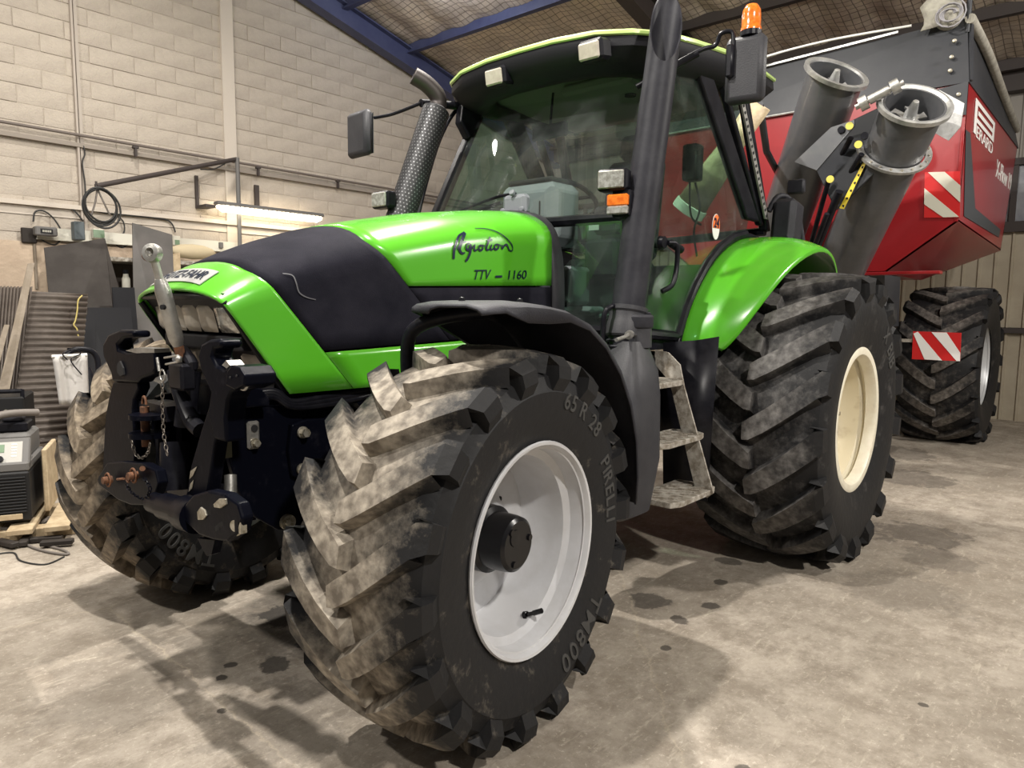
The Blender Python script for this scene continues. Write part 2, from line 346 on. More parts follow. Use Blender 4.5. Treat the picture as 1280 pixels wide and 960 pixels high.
# ================================================================== SETTING
def floor_mat():
    M = mat('worn_concrete', (.40, .35, .29), .72); nt = M.node_tree; N = nt.nodes; L = nt.links; p = N['Principled BSDF']
    tc = N.new('ShaderNodeTexCoord')
    def noise(sc, det=8, ro=.65, src=None):
        n = N.new('ShaderNodeTexNoise'); n.inputs['Scale'].default_value = sc; n.inputs['Detail'].default_value = det; n.inputs['Roughness'].default_value = ro
        L.new(src or tc.outputs['Object'], n.inputs['Vector']); return n
    def mr(src, a, b, c=0., d=1.):
        n = N.new('ShaderNodeMapRange'); n.inputs[1].default_value = a; n.inputs[2].default_value = b; n.inputs[3].default_value = c; n.inputs[4].default_value = d; L.new(src, n.inputs[0]); return n.outputs[0]
    def mix(f, a, b, mode='MIX'):
        n = N.new('ShaderNodeMix'); n.data_type = 'RGBA'; n.blend_type = mode
        if isinstance(f, float): n.inputs[0].default_value = f
        else: L.new(f, n.inputs[0])
        for k, x in ((6, a), (7, b)):
            if isinstance(x, tuple): n.inputs[k].default_value = (*x, 1)
            else: L.new(x, n.inputs[k])
        return n.outputs[2]
    big = noise(.9); mid = noise(5, 10, .75); fin = noise(38, 6, .8)
    mp = N.new('ShaderNodeMapping'); mp.inputs['Scale'].default_value = (3, 14, 1); mp.inputs['Rotation'].default_value = (0, 0, .5); L.new(tc.outputs['Object'], mp.inputs[0])
    stre = noise(2.2, 8, .7, mp.outputs[0])
    c = mix(mr(big.outputs[0], .40, .60), (.41, .36, .30), (.27, .235, .19))
    c = mix(mr(mid.outputs[0], .42, .60, 0, .9), c, (.22, .185, .145))
    c = mix(mr(fin.outputs[0], .56, .66, 0, .55), c, (.62, .56, .47))
    c = mix(mr(fin.outputs[0], .44, .34, 0, .45), c, (.13, .11, .09))
    c = mix(mr(stre.outputs[0], .56, .66, 0, .35), c, (.60, .54, .44))
    # oil and water stains with their own outlines
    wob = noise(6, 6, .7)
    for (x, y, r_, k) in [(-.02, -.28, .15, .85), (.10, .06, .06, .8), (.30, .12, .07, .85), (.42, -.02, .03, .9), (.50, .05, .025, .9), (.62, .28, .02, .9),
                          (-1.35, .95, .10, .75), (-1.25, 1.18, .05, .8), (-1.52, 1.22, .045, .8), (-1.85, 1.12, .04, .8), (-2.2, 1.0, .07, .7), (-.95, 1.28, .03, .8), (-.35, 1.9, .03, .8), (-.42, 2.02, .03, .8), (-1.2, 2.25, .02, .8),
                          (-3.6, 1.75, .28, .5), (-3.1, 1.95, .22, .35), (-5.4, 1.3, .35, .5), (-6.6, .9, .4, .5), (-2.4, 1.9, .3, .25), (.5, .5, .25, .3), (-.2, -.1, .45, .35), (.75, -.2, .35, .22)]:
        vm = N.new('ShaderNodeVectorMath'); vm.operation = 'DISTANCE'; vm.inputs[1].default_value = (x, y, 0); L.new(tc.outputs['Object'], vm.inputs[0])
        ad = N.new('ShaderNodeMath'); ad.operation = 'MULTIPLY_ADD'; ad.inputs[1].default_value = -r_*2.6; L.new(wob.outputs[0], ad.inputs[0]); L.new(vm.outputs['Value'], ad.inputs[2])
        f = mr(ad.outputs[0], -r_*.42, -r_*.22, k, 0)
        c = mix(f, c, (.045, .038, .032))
    # thin cracks
    vo = N.new('ShaderNodeTexVoronoi'); vo.feature = 'DISTANCE_TO_EDGE'; vo.inputs['Scale'].default_value = .38
    wv = N.new('ShaderNodeMix'); wv.data_type = 'VECTOR'; wv.inputs[0].default_value = .12; L.new(tc.outputs['Object'], wv.inputs[4]); L.new(mid.outputs['Color'], wv.inputs[5]); L.new(wv.outputs[1], vo.inputs['Vector'])
    c = mix(mr(vo.outputs['Distance'], 0, .0022, .22, 0), c, (.58, .50, .36))
    L.new(c, p.inputs['Base Color'])
    L.new(mr(mid.outputs[0], .3, .7, .55, .85), p.inputs['Roughness'])
    b = N.new('ShaderNodeBump'); b.inputs['Strength'].default_value = .25; b.inputs['Distance'].default_value = .01; L.new(fin.outputs[0], b.inputs['Height']); L.new(b.outputs[0], p.inputs['Normal'])
    return M
FLOOR = floor_mat()
struct('floor', MB().box((-2.5, 0, -.1), (18, 17, .2)), FLOOR)
BLOCK = mat('painted_concrete_block', (.47, .415, .35), .85, col2=(.40, .35, .295), scale=2.5, bump=.7, bscale=55)
BACKM = mat('block_joint_mortar', (.42, .37, .31), .9, bump=.4)
PLASTER = mat('rough_plaster', (.55, .44, .33), .9, col2=(.46, .36, .27), scale=3, bump=.7, bscale=25)
PILLAR = mat('concrete_pillar', (.56, .50, .43), .8, bump=.3)
WY = -6.7
def roofz(x): return 6.17+.24*(x+4.12)
# the masonry backing, then the blocks as parts of it
wl = struct('wall_left', MB().prism([(3.5, WY+.019, 0), (-10.3, WY+.019, 0), (-10.3, WY+.019, roofz(-10.3)), (3.5, WY+.019, roofz(3.5))], (0, -.24, 0)), BACKM)
blks = []
BL, BH = .5, .2
for r_ in range(0, 32):
    z = 1.76+BH*r_+.1-.06
    off = (r_ % 2)*.25
    for c_ in range(-7, 22):
        x = -c_*BL-off+.02
        if z+.1 > roofz(x-.25)-.02: continue
        if x-.25 < -10.2: continue
        blks.append((x, z))
def seen(b):
    x, z = b
    return (-8.3 < x < .05) and 2.15 < z and z < 6.2
blks.sort(key=lambda b: (not seen(b), (V((b[0], WY, b[1]))-CAM).length))
bmeshes = []
for k in range(4):
    mb = MB(); mb.rbox((0, 0, 0), (BL-.007, .05, BH-.008), .004)
    bmeshes.append(mb)
first = [None]*4; rest = MB()
for i, (x, z) in enumerate(blks):
    dy = random.uniform(-.004, .005)
    if i < 290:
        k = i % 4
        if first[k] is None:
            o = mesh_obj('block', bmeshes[k], BLOCK); first[k] = o
        else:
            o = first[k].copy(); C.objects.link(o)
        o.parent = wl; o.location = (x, WY+dy, z); o.rotation_euler = (random.uniform(-.006, .006), 0, random.uniform(-.004, .004))
    else: rest.rbox((x, WY+dy, z), (BL-.012, .05, BH-.012), .006)
o = part('upper_and_far_blocks', rest, BLOCK, wl); o['kind'] = 'stuff'
# plastered lower wall, ledge and pillars
struct('trim_1', MB().box((-3.4, WY+.045, 1.1), (13.8, .06, 2.2)), PLASTER)
struct('trim_2', MB().box((-3.4, WY+.05, 2.625), (13.8, .09, .05)).box((-3.4, WY+.03, 2.55), (13.8, .02, .1)), PILLAR)
struct('trim_3', MB().box((-3.17, WY+.035, 3.1), (.17, .05, 6.1)), PILLAR)
struct('trim_4', MB().box((-1.345, WY+.04, 3.7), (.035, .03, 4.4)).box((-1.30, WY+.05, 3.7), (.022, .05, 4.4)), mat('beige_steel_angle', (.40, .35, .30), .5))
# end wall of vertical cladding sheets
CLAD = mat('beige_cladding', (.42, .37, .28), .6, col2=(.36, .31, .23), scale=2)
WX = -10.3
def clad(z0, z1):
    rows = [[], []]; y = -6.7; k = 0
    while y < 9:
        for (dy, dx) in ((0, 0), (.10, 0), (.115, .03), (.135, .03), (.15, 0)):
            for j, z in enumerate((z0, z1)): rows[j].append((WX+.02+dx, y+dy, z))
        y += .19; k += 1
    return MB().grid(rows)
wb = struct('wall_back', MB().box((WX-.1, 1.15, 2.35), (.2, 15.7, 4.7)), DASHDARK)
part('cladding_sheet', clad(0, 1.22), CLAD, wb); part('cladding_sheet', clad(1.30, 2.62), CLAD, wb); part('cladding_sheet', clad(3.55, 4.9), mat('grey_cladding', (.28, .26, .23), .6), wb)
part('rail', MB().box((WX+.07, 1.15, 1.26), (.08, 15.7, .07)).box((WX+.07, 1.15, 2.68), (.1, 15.7, .14)), BROWN_SHADED, wb)
w1 = struct('window_1', MB().box((WX+.05, 1.15, 3.1), (.02, 15.7, .85)), mat('hazy_glazing', (.30, .31, .33), .4, col2=(.22, .23, .26), scale=3))
mb = MB()
for y in range(-6, 9): mb.box((WX+.08, y*1.02+.35, 3.1), (.06, .07, .85))
mb.box((WX+.08, 1.15, 3.55), (.1, 15.7, .09))
part('window_frame', mb, BROWN_SHADED, w1)
# roof: quilted foil insulation held by wire netting, purlins, rafters
def ceil_mat():
    M = mat('foil_insulation', (.32, .27, .21), .55, .15); nt = M.node_tree; N = nt.nodes; L = nt.links; p = N['Principled BSDF']
    tc = N.new('ShaderNodeTexCoord'); sp = N.new('ShaderNodeSeparateXYZ'); L.new(tc.outputs['Object'], sp.inputs[0])
    def line(out, per, wd):
        a = N.new('ShaderNodeMath'); a.operation = 'MULTIPLY'; a.inputs[1].default_value = 1/per; L.new(out, a.inputs[0])
        b = N.new('ShaderNodeMath'); b.operation = 'FRACT'; L.new(a.outputs[0], b.inputs[0])
        c = N.new('ShaderNodeMath'); c.operation = 'LESS_THAN'; c.inputs[1].default_value = wd; L.new(b.outputs[0], c.inputs[0]); return c.outputs[0]
    l1 = line(sp.outputs['X'], .10, .12); l2 = line(sp.outputs['Y'], .10, .12)
    mx = N.new('ShaderNodeMath'); mx.operation = 'MAXIMUM'; L.new(l1, mx.inputs[0]); L.new(l2, mx.inputs[1])
    n = N.new('ShaderNodeTexNoise'); n.inputs['Scale'].default_value = 3; n.inputs['Detail'].default_value = 7; L.new(tc.outputs['Object'], n.inputs[0])
    r1 = N.new('ShaderNodeMapRange'); r1.inputs[1].default_value = .35; r1.inputs[2].default_value = .65; L.new(n.outputs[0], r1.inputs[0])
    c1 = N.new('ShaderNodeMix'); c1.data_type = 'RGBA'; c1.inputs[6].default_value = (.70, .60, .48, 1); c1.inputs[7].default_value = (.50, .43, .36, 1); L.new(r1.outputs[0], c1.inputs[0])
    c2 = N.new('ShaderNodeMix'); c2.data_type = 'RGBA'; c2.inputs[7].default_value = (.24, .20, .165, 1); L.new(mx.outputs[0], c2.inputs[0]); L.new(c1.outputs[2], c2.inputs[6])
    L.new(c2.outputs[2], p.inputs['Base Color'])
    b = N.new('ShaderNodeBump'); b.inputs['Strength'].default_value = .9; b.inputs['Distance'].default_value = .05; L.new(n.outputs[0], b.inputs['Height']); L.new(b.outputs[0], p.inputs['Normal'])
    return M
CEILM = ceil_mat()
def sag(x, y):
    return .018*abs(math.sin(y/.62*PI))+.012*math.sin(x*9+y)*math.sin(y*7)
rows = []
for i in range(60):
    x = 3.6-13.9*i/59; rows.append([(x, -6.9+15.9*j/180, roofz(x)+.10-sag(x, -6.9+15.9*j/180)*2) for j in range(181)])
struct('ceiling', MB().grid(rows).grid([[(3.6, -6.9, roofz(3.6)+.3), (3.6, 9, roofz(3.6)+.3)], [(-10.3, -6.9, roofz(-10.3)+.3), (-10.3, 9, roofz(-10.3)+.3)]]), CEILM, smooth=60)
ti = 5
tang = V((-1, 0, -.24)).normalized()
nrm = V((-.24, 0, 1)).normalized()
def beam_x(y, wd, dp, mt, x0=3.5, x1=-10.25, lift=0):
    mb = MB()
    a = V((x0, y, roofz(x0)-lift)); b = V((x1, y, roofz(x1)-lift))
    f = .022
    for (oy, oz, sy, sz) in ((0, 0, wd, f), (0, -dp, wd, f), (0, -dp/2, f, dp)):
        q = [V((0, oy-sy/2, oz-sz/2)), V((0, oy+sy/2, oz-sz/2)), V((0, oy+sy/2, oz+sz/2)), V((0, oy-sy/2, oz+sz/2))]
        mb.prism([a+v for v in q], b-a)
    return struct('trim_%d' % TI(), mb, mt)
_ti = [4]
def TI(): _ti[0] += 1; return _ti[0]
beam_x(-6.5, .2, .30, BLUEST, lift=0)
beam_x(-2.35, .2, .34, BROWN_SHADED, lift=0)
beam_x(4.2, .2, .34, BROWN_SHADED, lift=0)
for k in range(12):
    x = 1.35-k*1.25-.08
    if x < -10.2: break
    z = roofz(x)+.02
    mb = MB(); mb.box((x, 1.1, z), (.07, 15.8, .15))
    mb.box((x+.03, 1.1, z-.075), (.09, 15.8, .012))
    struct('trim_%d' % TI(), mb, BLUEST if x > -6.3 else BROWN_SHADED)  # far purlins turn brown: their shade is put into the colour
struct('trim_%d' % TI(), MB().box((WX+.1, 1.15, 4.62), (.25, 15.7, .3)), BROWN_SHADED)
#PART2
# ================================================================== WHEELS (local frame: axle along Y, outer face towards +Y*side)
def crown(y, Rr, W):
    a = min(abs(y)/(W/2), 1.2); return Rr-.030*a*a
def tyre_mesh(Rr, W, rr, N, h, side_wrap=.12, dA=.28, lw=.055, ph=0.):
    mb = MB(); n = 96; b = Rr-h
    half = [(b-.002, 0), (b-.008, .25*W), (b-.022, .40*W), (b-.05, .475*W), (b-.09, .50*W), ((b+rr)/2+.04, .515*W), ((b+rr)/2-.03, .505*W), (rr+.05, .475*W), (rr+.02, .455*W), (rr-.012, .44*W)]
    prof = [(r_, -y) for r_, y in half[::-1]]+half[1:]
    mb.lathe(prof, n=n)
    st = [0, .10, .3, .5, .7, .88, .97]
    for sd in (1, -1):
        for k in range(N):
            a0 = 2*PI*(k+(.5 if sd < 0 else 0))/N+ph
            rows = []
            for s in st+[1.06, 1.13, 1.16]:
                if s <= 1:
                    y = sd*(-.02+s*(W/2+.02)); top = crown(y, Rr, W); base = top-h-.012
                elif s < 1.1: y = sd*(W/2+.012); top = Rr-.062; base = top-h-.02
                elif s < 1.15: y = sd*(W/2+.016); top = Rr-.03-side_wrap*.75; base = top-.05
                else: y = sd*(W/2+.004); top = Rr-.05-side_wrap; base = top-.02
                sc = min(s, 1.02)
                a = a0+dA*(sc**1.25)
                wt = lw*(.50+.16*s); wbse = wt+.016
                if s == 0: wt *= .8
                ya = y; ry = y
                def pt(r_, a_, y_): return V((r_*math.cos(a_), y_, r_*math.sin(a_)))
                if s > 1.0:
                    rows.append([pt(top, a-wt/Rr, y-sd*.06), pt(top, a-wt*.85/Rr, y+sd*(.012 if s < 1.15 else 0)), pt(top, a+wt*.85/Rr, y+sd*(.012 if s < 1.15 else 0)), pt(top, a+wt/Rr, y-sd*.06)])
                else:
                    rows.append([pt(base, a-wbse/Rr, ya), pt(top, a-wt/Rr, ya), pt(top, a+wt/Rr, ya), pt(base, a+wbse/Rr, ya)])
            nv = len(mb.v); mb.grid(rows)
            mb.add(rows[0], [(0, 1, 2, 3)]); mb.add(rows[-1], [(3, 2, 1, 0)])
    return mb
def rim_mesh(rf, yf, back, disc_y, disc_r0, side=1):
    """flange at yf, barrel running back to -back, dished centre disc at disc_y"""
    p = [(rf-.03, yf-.012), (rf-.004, yf-.006), (rf, yf+.003), (rf-.004, yf+.010), (rf-.014, yf+.008), (rf-.022, yf-.006), (rf-.030, yf-.04), (rf-.034, yf-.07), (rf-.062, yf-.085), (rf-.066, yf-.13), (rf-.066, disc_y+.05), (rf-.085, disc_y+.012), (rf-.11, disc_y+.016), (disc_r0+.10, disc_y+.0), (disc_r0+.05, disc_y+.03), (disc_r0+.03, disc_y+.045), (.02, disc_y+.045)]
    b = [(rf-.066, disc_y+.02), (rf-.066, -back+.1), (rf-.02, -back+.03), (rf, -back)]
    mb = MB(); mb.lathe([(r_, y*side) for r_, y in p], n=72); mb.lathe([(r_, y*side) for r_, y in b], n=72); return mb
def side_letters(s, r0, a0, h, yf, track=1.0, side=1, flip=False):
    """letters standing radially on a sidewall; reading direction follows increasing angle seen from outside"""
    mb = MB(); a = a0
    for ch in s:
        if ch == ' ': a += .5*h/r0*track; continue
        t = text_mb(ch, .004, 0, .01); xs = [v[0] for v in t.v]; ys = [v[1] for v in t.v]; hh = max(ys); x0 = min(xs); wd = (max(xs)-x0)*h/hh
        vs = []
        for v in t.v:
            u = (v[0]-x0)*h/hh; q = v[1]/hh*h; rad = r0+q; ang = a+u/(r0+h/2)
            yy = yf(rad)+v[2]*side
            if side < 0: ang = a-u/(r0+h/2)
            vs.append((rad*math.cos(ang), yy, rad*math.sin(ang)))
        mb.add(vs, t.f); a += side*(wd+.2*h*track)/(r0+h/2)
    return mb

tr = thing('tractor', (-1.4, 0, 0), 'bright green tractor with black bonnet panels and dusty lugged tyres', 'tractor')
def wheel(name, par, loc, steer, Rr, W, rf, N, h, tm, rm, side, yf, disc, r0, dA, lw, label, texts, flange=None, wrap=.12, tlabel=None, txtside=1, ph=0.):
    M = Matrix.Translation(V(loc)) @ Matrix.Rotation(R(steer), 4, 'Z')
    rim = part(name, rim_mesh(rf, yf, W*.44, disc, r0, side), rm, par, label, smooth=40)
    rim.matrix_basis = M
    ty = part('tyre', tyre_mesh(Rr, W, rf-.01, N, h, wrap, dA, lw, ph), tm, rim, tlabel, smooth=28)
    if flange:
        p = [(rf+.006, yf-.004), (rf+.008, yf+.008), (rf-.006, yf+.016), (rf-.04, yf+.012), (rf-.052, yf-.004), (rf-.056, yf-.05)]
        part('rim_flange', MB().lathe([(a, b*side) for a, b in p], n=72), flange, rim, smooth=40)
    def ys(rad):
        b = Rr-h; mid = (b+rf)/2
        pr = sorted([(b-.05, .475*W), (b-.09, .50*W), (mid+.04, .515*W), (mid-.03, .505*W), (rf+.04, .475*W), (rf, .455*W)])
        for i in range(len(pr)-1):
            if pr[i][0] <= rad <= pr[i+1][0]:
                t = (rad-pr[i][0])/(pr[i+1][0]-pr[i][0]); return txtside*(pr[i][1]*(1-t)+pr[i+1][1]*t+.001)
        return txtside*.5*W
    for (s, a, hh, rr_) in texts: part('sidewall_lettering', side_letters(s, rr_, R(a), hh, ys, side=txtside), LETT, rim)
    return rim
WBASE = 2.78
RF_, RR_ = .705, .89
fc = (-.027, .999, .678)
fw_ = wheel('front_wheel', tr, fc, 6, RF_, .54, .381, 18, .052, TYF, RIMW, 1, .25, -.03, .10, .32, .080, 'front wheel with grey white rim on the near side', [('TM800', 216, .072, .47), ('65 R 28', 104, .058, .50), ('PIRELLI', 150, .058, .475)], tlabel='black tyre with tan dust on its tread', wrap=.10)
mb = MB(); mb.lathe([(.0, .17), (.085, .172), (.098, .163), (.102, .14), (.104, .07), (.122, .06), (.125, -.05)], n=36)
part('wheel_hub', mb, HUB, fw_, 'glossy black planetary hub cap', smooth=35)
for k in range(3): a = 2*PI*k/3+.9; part('hub_bolt', MB().cyl((.07*math.cos(a), .168, .07*math.sin(a)), (.07*math.cos(a), .178, .07*math.sin(a)), .012, n=10), HUB, fw_)
part('hub_plug', MB().lathe([(.0, .176), (.03, .175), (.032, .168)], o=(.02, 0, .03), n=16), HUB, fw_)
mb = MB()
for k in range(8): a = 2*PI*k/8+.2; mb = MB().cyl((.185*math.cos(a), -.02, .185*math.sin(a)), (.185*math.cos(a), -.045, .185*math.sin(a)), .011, n=10); part('disc_bolt_hole', mb, DASHDARK, fw_)
mb = MB(); a = R(253); c0 = V((.315*math.cos(a), .14, .315*math.sin(a))); mb.cyl(c0, c0+V((-.0, .055, .028)), .0075, n=10); mb.cyl(c0+V((0, .04, .02)), c0+V((0, .075, .038)), .010, n=10); mb.lathe([(.016, 0), (.014, .014)], o=c0, ax=(0, .9, .45), n=12)
part('tyre_valve', mb, HUB, fw_)
mb = MB()
for (a, rr_, sx) in ((205, .245, .016), (212, .235, .011), (222, .27, .014), (214, .262, .009), (209, .255, .008)):
    q = V((rr_*math.cos(R(a)), -.012, rr_*math.sin(R(a)))); mb = MB().ball(q, sx, (1, .35, 1.4), 8); part('mud_patch', mb, MUD, fw_)
fr = wheel('front_wheel', tr, (0, -1.0, .678), 6, RF_, .54, .381, 18, .052, TYF2, RIMW, -1, .25, .05, .10, .32, .080, 'front wheel on the far side with brown mud on its tread', [('TM800', 290, .080, .45), ('PIRELLI', 180, .06, .46)], tlabel='black tyre caked in brown mud', txtside=1, wrap=.10, ph=.08)
part('rim_back', MB().lathe([(.37, .23), (.345, .1), (.335, -.05), (.30, -.06), (.10, -.05), (.02, -.05)], n=48), RIMW, fr, smooth=40)
rc = (-WBASE, 1.205, .857)
rw = wheel('rear_wheel', tr, rc, 0, RR_, .73, .437, 17, .065, TYR, RIMC, 1, .32, .10, .14, .34, .115, 'large rear wheel with cream rim', [('X BIB', 122, .085, .58)], flange=RIMCR, wrap=.13, tlabel='wide black tyre with scuffed lugs')
mb = MB(); mb.lathe([(.02, .18), (.11, .18), (.13, .16), (.14, .10), (.14, .02)], n=32); part('wheel_hub', mb, RIMC, rw, smooth=35)
mb = MB()
for k in range(10): a = 2*PI*k/10; mb.hexbolt((.20*math.cos(a), .145, .20*math.sin(a)), (0, 1, 0), .014, .02)
part('wheel_nut', mb, ZINC, rw)
r2 = wheel('rear_wheel', tr, (-WBASE, -1.205, .857), 0, RR_, .73, .437, 17, .065, TYR, RIMC, -1, .32, .10, .14, .34, .115, 'large rear wheel on the far side of the tractor', [], wrap=.13)

# ================================================================== HOOD
def lerp(a, b, t): return a+(b-a)*t
def tab(x, T):
    T = sorted(T)
    if x <= T[0][0]: return T[0][1]
    for i in range(len(T)-1):
        if x <= T[i+1][0]:
            t = (x-T[i][0])/(T[i+1][0]-T[i][0]); return lerp(T[i][1], T[i+1][1], t)
    return T[-1][1]
HT = [(-1.3, 2.055), (-.9, 2.02), (-.5, 1.965), (-.144, 1.893), (.05, 1.845), (.222, 1.79), (.38, 1.728), (.5, 1.668), (.58, 1.62), (.63, 1.582), (.67, 1.545), (.70, 1.50)]
def hT(x):
    return (tab(x-.03, HT)+tab(x+.03, HT)+tab(x, HT))/3
def hW(x): return tab(x, [(-1.3, .44), (0, .415), (.3, .395), (.5, .378), (.6, .362), (.7, .33)])
def hR(x): return tab(x, [(-1.3, .20), (0, .19), (.4, .16), (.6, .12), (.7, .07)])
NEXP = 2.3
def hy(x, z):
    T, W_, r_ = hT(x), hW(x), hR(x); zs = T-r_
    if z <= zs: return W_
    q = min((z-zs)/r_, 1); return W_*(1-q**NEXP)**(1/NEXP)*1.0
def patch(xf, xb, zlo, nx=14, over=True, zhi=None, side=1, off=0.):
    rows = []
    for i in range(nx+1):
        u = i/nx; row = []
        if over: ts = [j/14 for j in range(15)]
        else: ts = [j/6 for j in range(7)]
        half = []
        for t in ts:
            x = 0; z = 1.5
            for it in range(24):
                zo = z; x = lerp(xf(z), xb(z), u); zl = zlo(x)
                if over:
                    T, W_, r_ = hT(x), hW(x), hR(x); zs = max(T-r_, zl+.01)
                    if t < .3: z = lerp(zl, zs, t/.3); y = W_
                    else:
                        a = (t-.3)/.7*PI/2; z = zs+(T-zs)*(math.sin(a)**(2/NEXP)); y = W_*(max(math.cos(a), 0)**(2/NEXP)) if a < PI/2-1e-6 else 0
                else:
                    z = lerp(zl, zhi(x), t); y = hy(x, z)
                if it < 22: z = (z+zo)/2
            half.append(V((x, y, z)))
        if over: row = half+[V((p.x, -p.y, p.z)) for p in half[::-1][1:]]
        else: row = [V((p.x, side*p.y, p.z)) for p in half]
        rows.append(row)
    if off:
        pass
    return MB().grid(rows)
def LN(z): return .484-(1.653-z)*.835 if z < 1.72 else .54     # bonnet cap / black panel seam
def LNc(z): return min(LN(z), .475)
def LR(z): return .035-(1.82-z)*1.02 if z < 1.82 else .035-(1.82-z)*1.02   # black panel / green rear panel seam
def LRc(z): return min(LR(z), -.005)
G = .004
def nosef(z): return min(.625+(z-1.555)*.70, .668)
mb = MB()
# green cap: over the top in front of the seam, carried down both sides as blades
hood = part('bonnet_cap', patch(lambda z: nosef(z), LNc, lambda x: 1.185, 16), GREEN, tr, 'glossy green nose cap', smooth=40, solid=.012)
def zband(x): return 1.338+.0*(x)+(-.035)*(x-.22)
part('bonnet_panel', patch(lambda z: LNc(z)-G, LRc, lambda x: zband(x)+G, 14), HOODB, tr, 'black textured centre panel with a pale scratch', smooth=40, solid=.01)
part('bonnet_rear_panel', patch(lambda z: LRc(z)-G, lambda z: -1.155, lambda x: 1.598+G+(x+.22)*-.03, 18), GREEN, tr, 'green rear bonnet panel with dark lettering', smooth=40, solid=.01)
for sd in (1, -1):
    part('bonnet_lower_panel', patch(lambda z: LNc(z)-G, lambda z: -1.155, lambda x: 1.185+(-.035)*min(0, x), 14, False, lambda x: zband(x)-G, sd), GREEN, tr, smooth=40, solid=.008)
    part('bonnet_side_strip', patch(lambda z: LRc(z)-G, lambda z: -1.155, lambda x: zband(x)+G, 12, False, lambda x: 1.598-G+(x+.22)*-.03, sd), HOODB, tr, 'black side strip', smooth=40, solid=.008)
# inner core so nothing shows through the seams
mb = MB(); mb.prism([(.40, .33, 1.2), (.30, .33, 1.50), (-.1, .33, 1.62), (-1.12, .36, 1.75), (-1.12, .36, 1.2)], (0, -.66, 0)); part('bonnet_core', mb, SKIN, tr)
# rear surround between bonnet and cab
rows = []
for (x, g_) in ((-1.16, 1.0), (-1.20, 1.015), (-1.27, .99), (-1.30, .94)):
    row = []
    for j in range(25):
        a = -.0+j/24*PI
        y = .445*g_*(abs(math.cos(a))**.55)*(1 if math.cos(a) >= 0 else -1); z = 1.25+(2.045-1.25)*(math.sin(a)**.42)*(.985+.015*g_) if math.sin(a) > 1e-6 else 1.25
        row.append(V((x, y, z)))
    rows.append(row)
part('bonnet_surround', MB().grid(rows), GREYP, tr, 'dark grey plastic bonnet surround', smooth=40, solid=.015)
# grille
gy = .335
def gx(z): return .600-(1.555-z)*.665
gr = part('grille', MB().prism([(gx(1.555)-.01, gy, 1.555), (gx(1.19)-.02, gy+.01, 1.19), (gx(1.19)-.10, gy+.01, 1.19), (gx(1.555)-.10, gy, 1.555)], (0, -2*gy, 0)), SKIN, tr, 'black front grille housing the lamps')
mb = MB()
for z0, z1 in ((1.555, 1.575), (1.36, 1.385)):
    rows = [[V((gx(z)+.012-.05*(y/.34)**2*.4, y, z)) for y in [(-.335+.67*j/12) for j in range(13)]] for z in (z0, (z0+z1)/2, z1)]
    mb.grid(rows)
mb2 = MB()
for (zt, za, zb) in ((1.52, 1.40, 1.345), (1.335, 1.228, 1.19)):
    hx = gx(zt)-.02-(zt-za)*.2
    part('grille_bar', MB().prism([(hx-.018, .315, za), (hx, .16, za), (hx+.004, 0, za), (hx, -.16, za), (hx-.018, -.315, za), (gx(za)-.08, -.315, za), (gx(za)-.08, .315, za)], (0, 0, zb-za)), SKIN, gr, bevel=.008)
for z in (1.545,):
    hw = .30 if z > 1.5 else .33
    mb2.tube([V((gx(z)+.018-.02*(y/.34)**2, y, z)) for y in [(-hw+2*hw*j/12) for j in range(13)]], .014, 8)
for sd in (1, -1): mb2.tube([V((gx(z)+.012, sd*(.345+(1.55-z)*.03), z)) for z in (1.525, 1.45, 1.3, 1.19)], .013, 8)
part('grille_frame', mb2, BLACK, gr, smooth=40)
def lens(mb, y0, y1, z0, z1, sk=0.):
    rows = []
    for i in range(7):
        row = []
        for j in range(7):
            u = -1+2*i/6; v = -1+2*j/6
            z = lerp(z0, z1, (u+1)/2); y = lerp(y0, y1, (v+1)/2)
            y += sk*(z-z1)
            b = (1-max(abs(u), abs(v))**6)
            row.append(V((gx(z1)-.022-(z1-z)*.22+.020*b-.03*(y/.34)**2*.5, y, z)))
        rows.append(row)
    mb.grid(rows)
for (y0, y1) in ((-.310, -.195), (-.175, -.07), (-.05, .05), (.07, .175), (.195, .310)):
    m_ = MB(); lens(m_, y0, y1, 1.412, 1.52, -.10*(y0+y1)); part('headlamp' if abs(y0+y1) > .3 else 'grille_panel', m_, WLENS if y0 > .18 else LENS, gr, None, smooth=50)
for (y0, y1) in ((-.30, -.15), (.15, .30)):
    m_ = MB(); lens(m_, y0, y1, 1.24, 1.335, -.06 if y0 > 0 else .06); part('work_lamp', m_, LENS, gr, smooth=50)
for (y0, y1) in ((-.13, -.01),):
    m_ = MB(); lens(m_, y0, y1, 1.245, 1.335); part('work_lamp', m_, LENS, gr, smooth=50)
# nose badge
def hood_surf(dy=.002):
    def f(p, k): return V((p.x, p.y, hT(p.x)-.0+dy))
    return f
def topz(x, y):
    T, W_, r_ = hT(x), hW(x), hR(x); q = min(abs(y)/W_, .999); return T-r_+r_*(1-q**NEXP)**(1/NEXP)
mb = MB(); rows = []
for i in range(5):
    x = .535+.075*i/4; rows.append([V((x, y, topz(x, y)+.006)) for y in [(-.21+.42*j/16) for j in range(17)]])
mb.grid(rows); bd = part('nose_badge', mb, BADGE, tr, 'silver maker plate on the nose', solid=.003)
mb = MB(); place_text(mb, 'DEUTZ-FAHR', (.594, -.185, 0), (0, 1, 0), (-1, 0, 0), .042, bold=.0, width=.37, surf=lambda p, k: V((p.x, p.y, topz(p.x, p.y)+.009+k*.2)))
for v_i, v in enumerate(mb.v): pass
part('badge_lettering', mb, DECAL, bd)
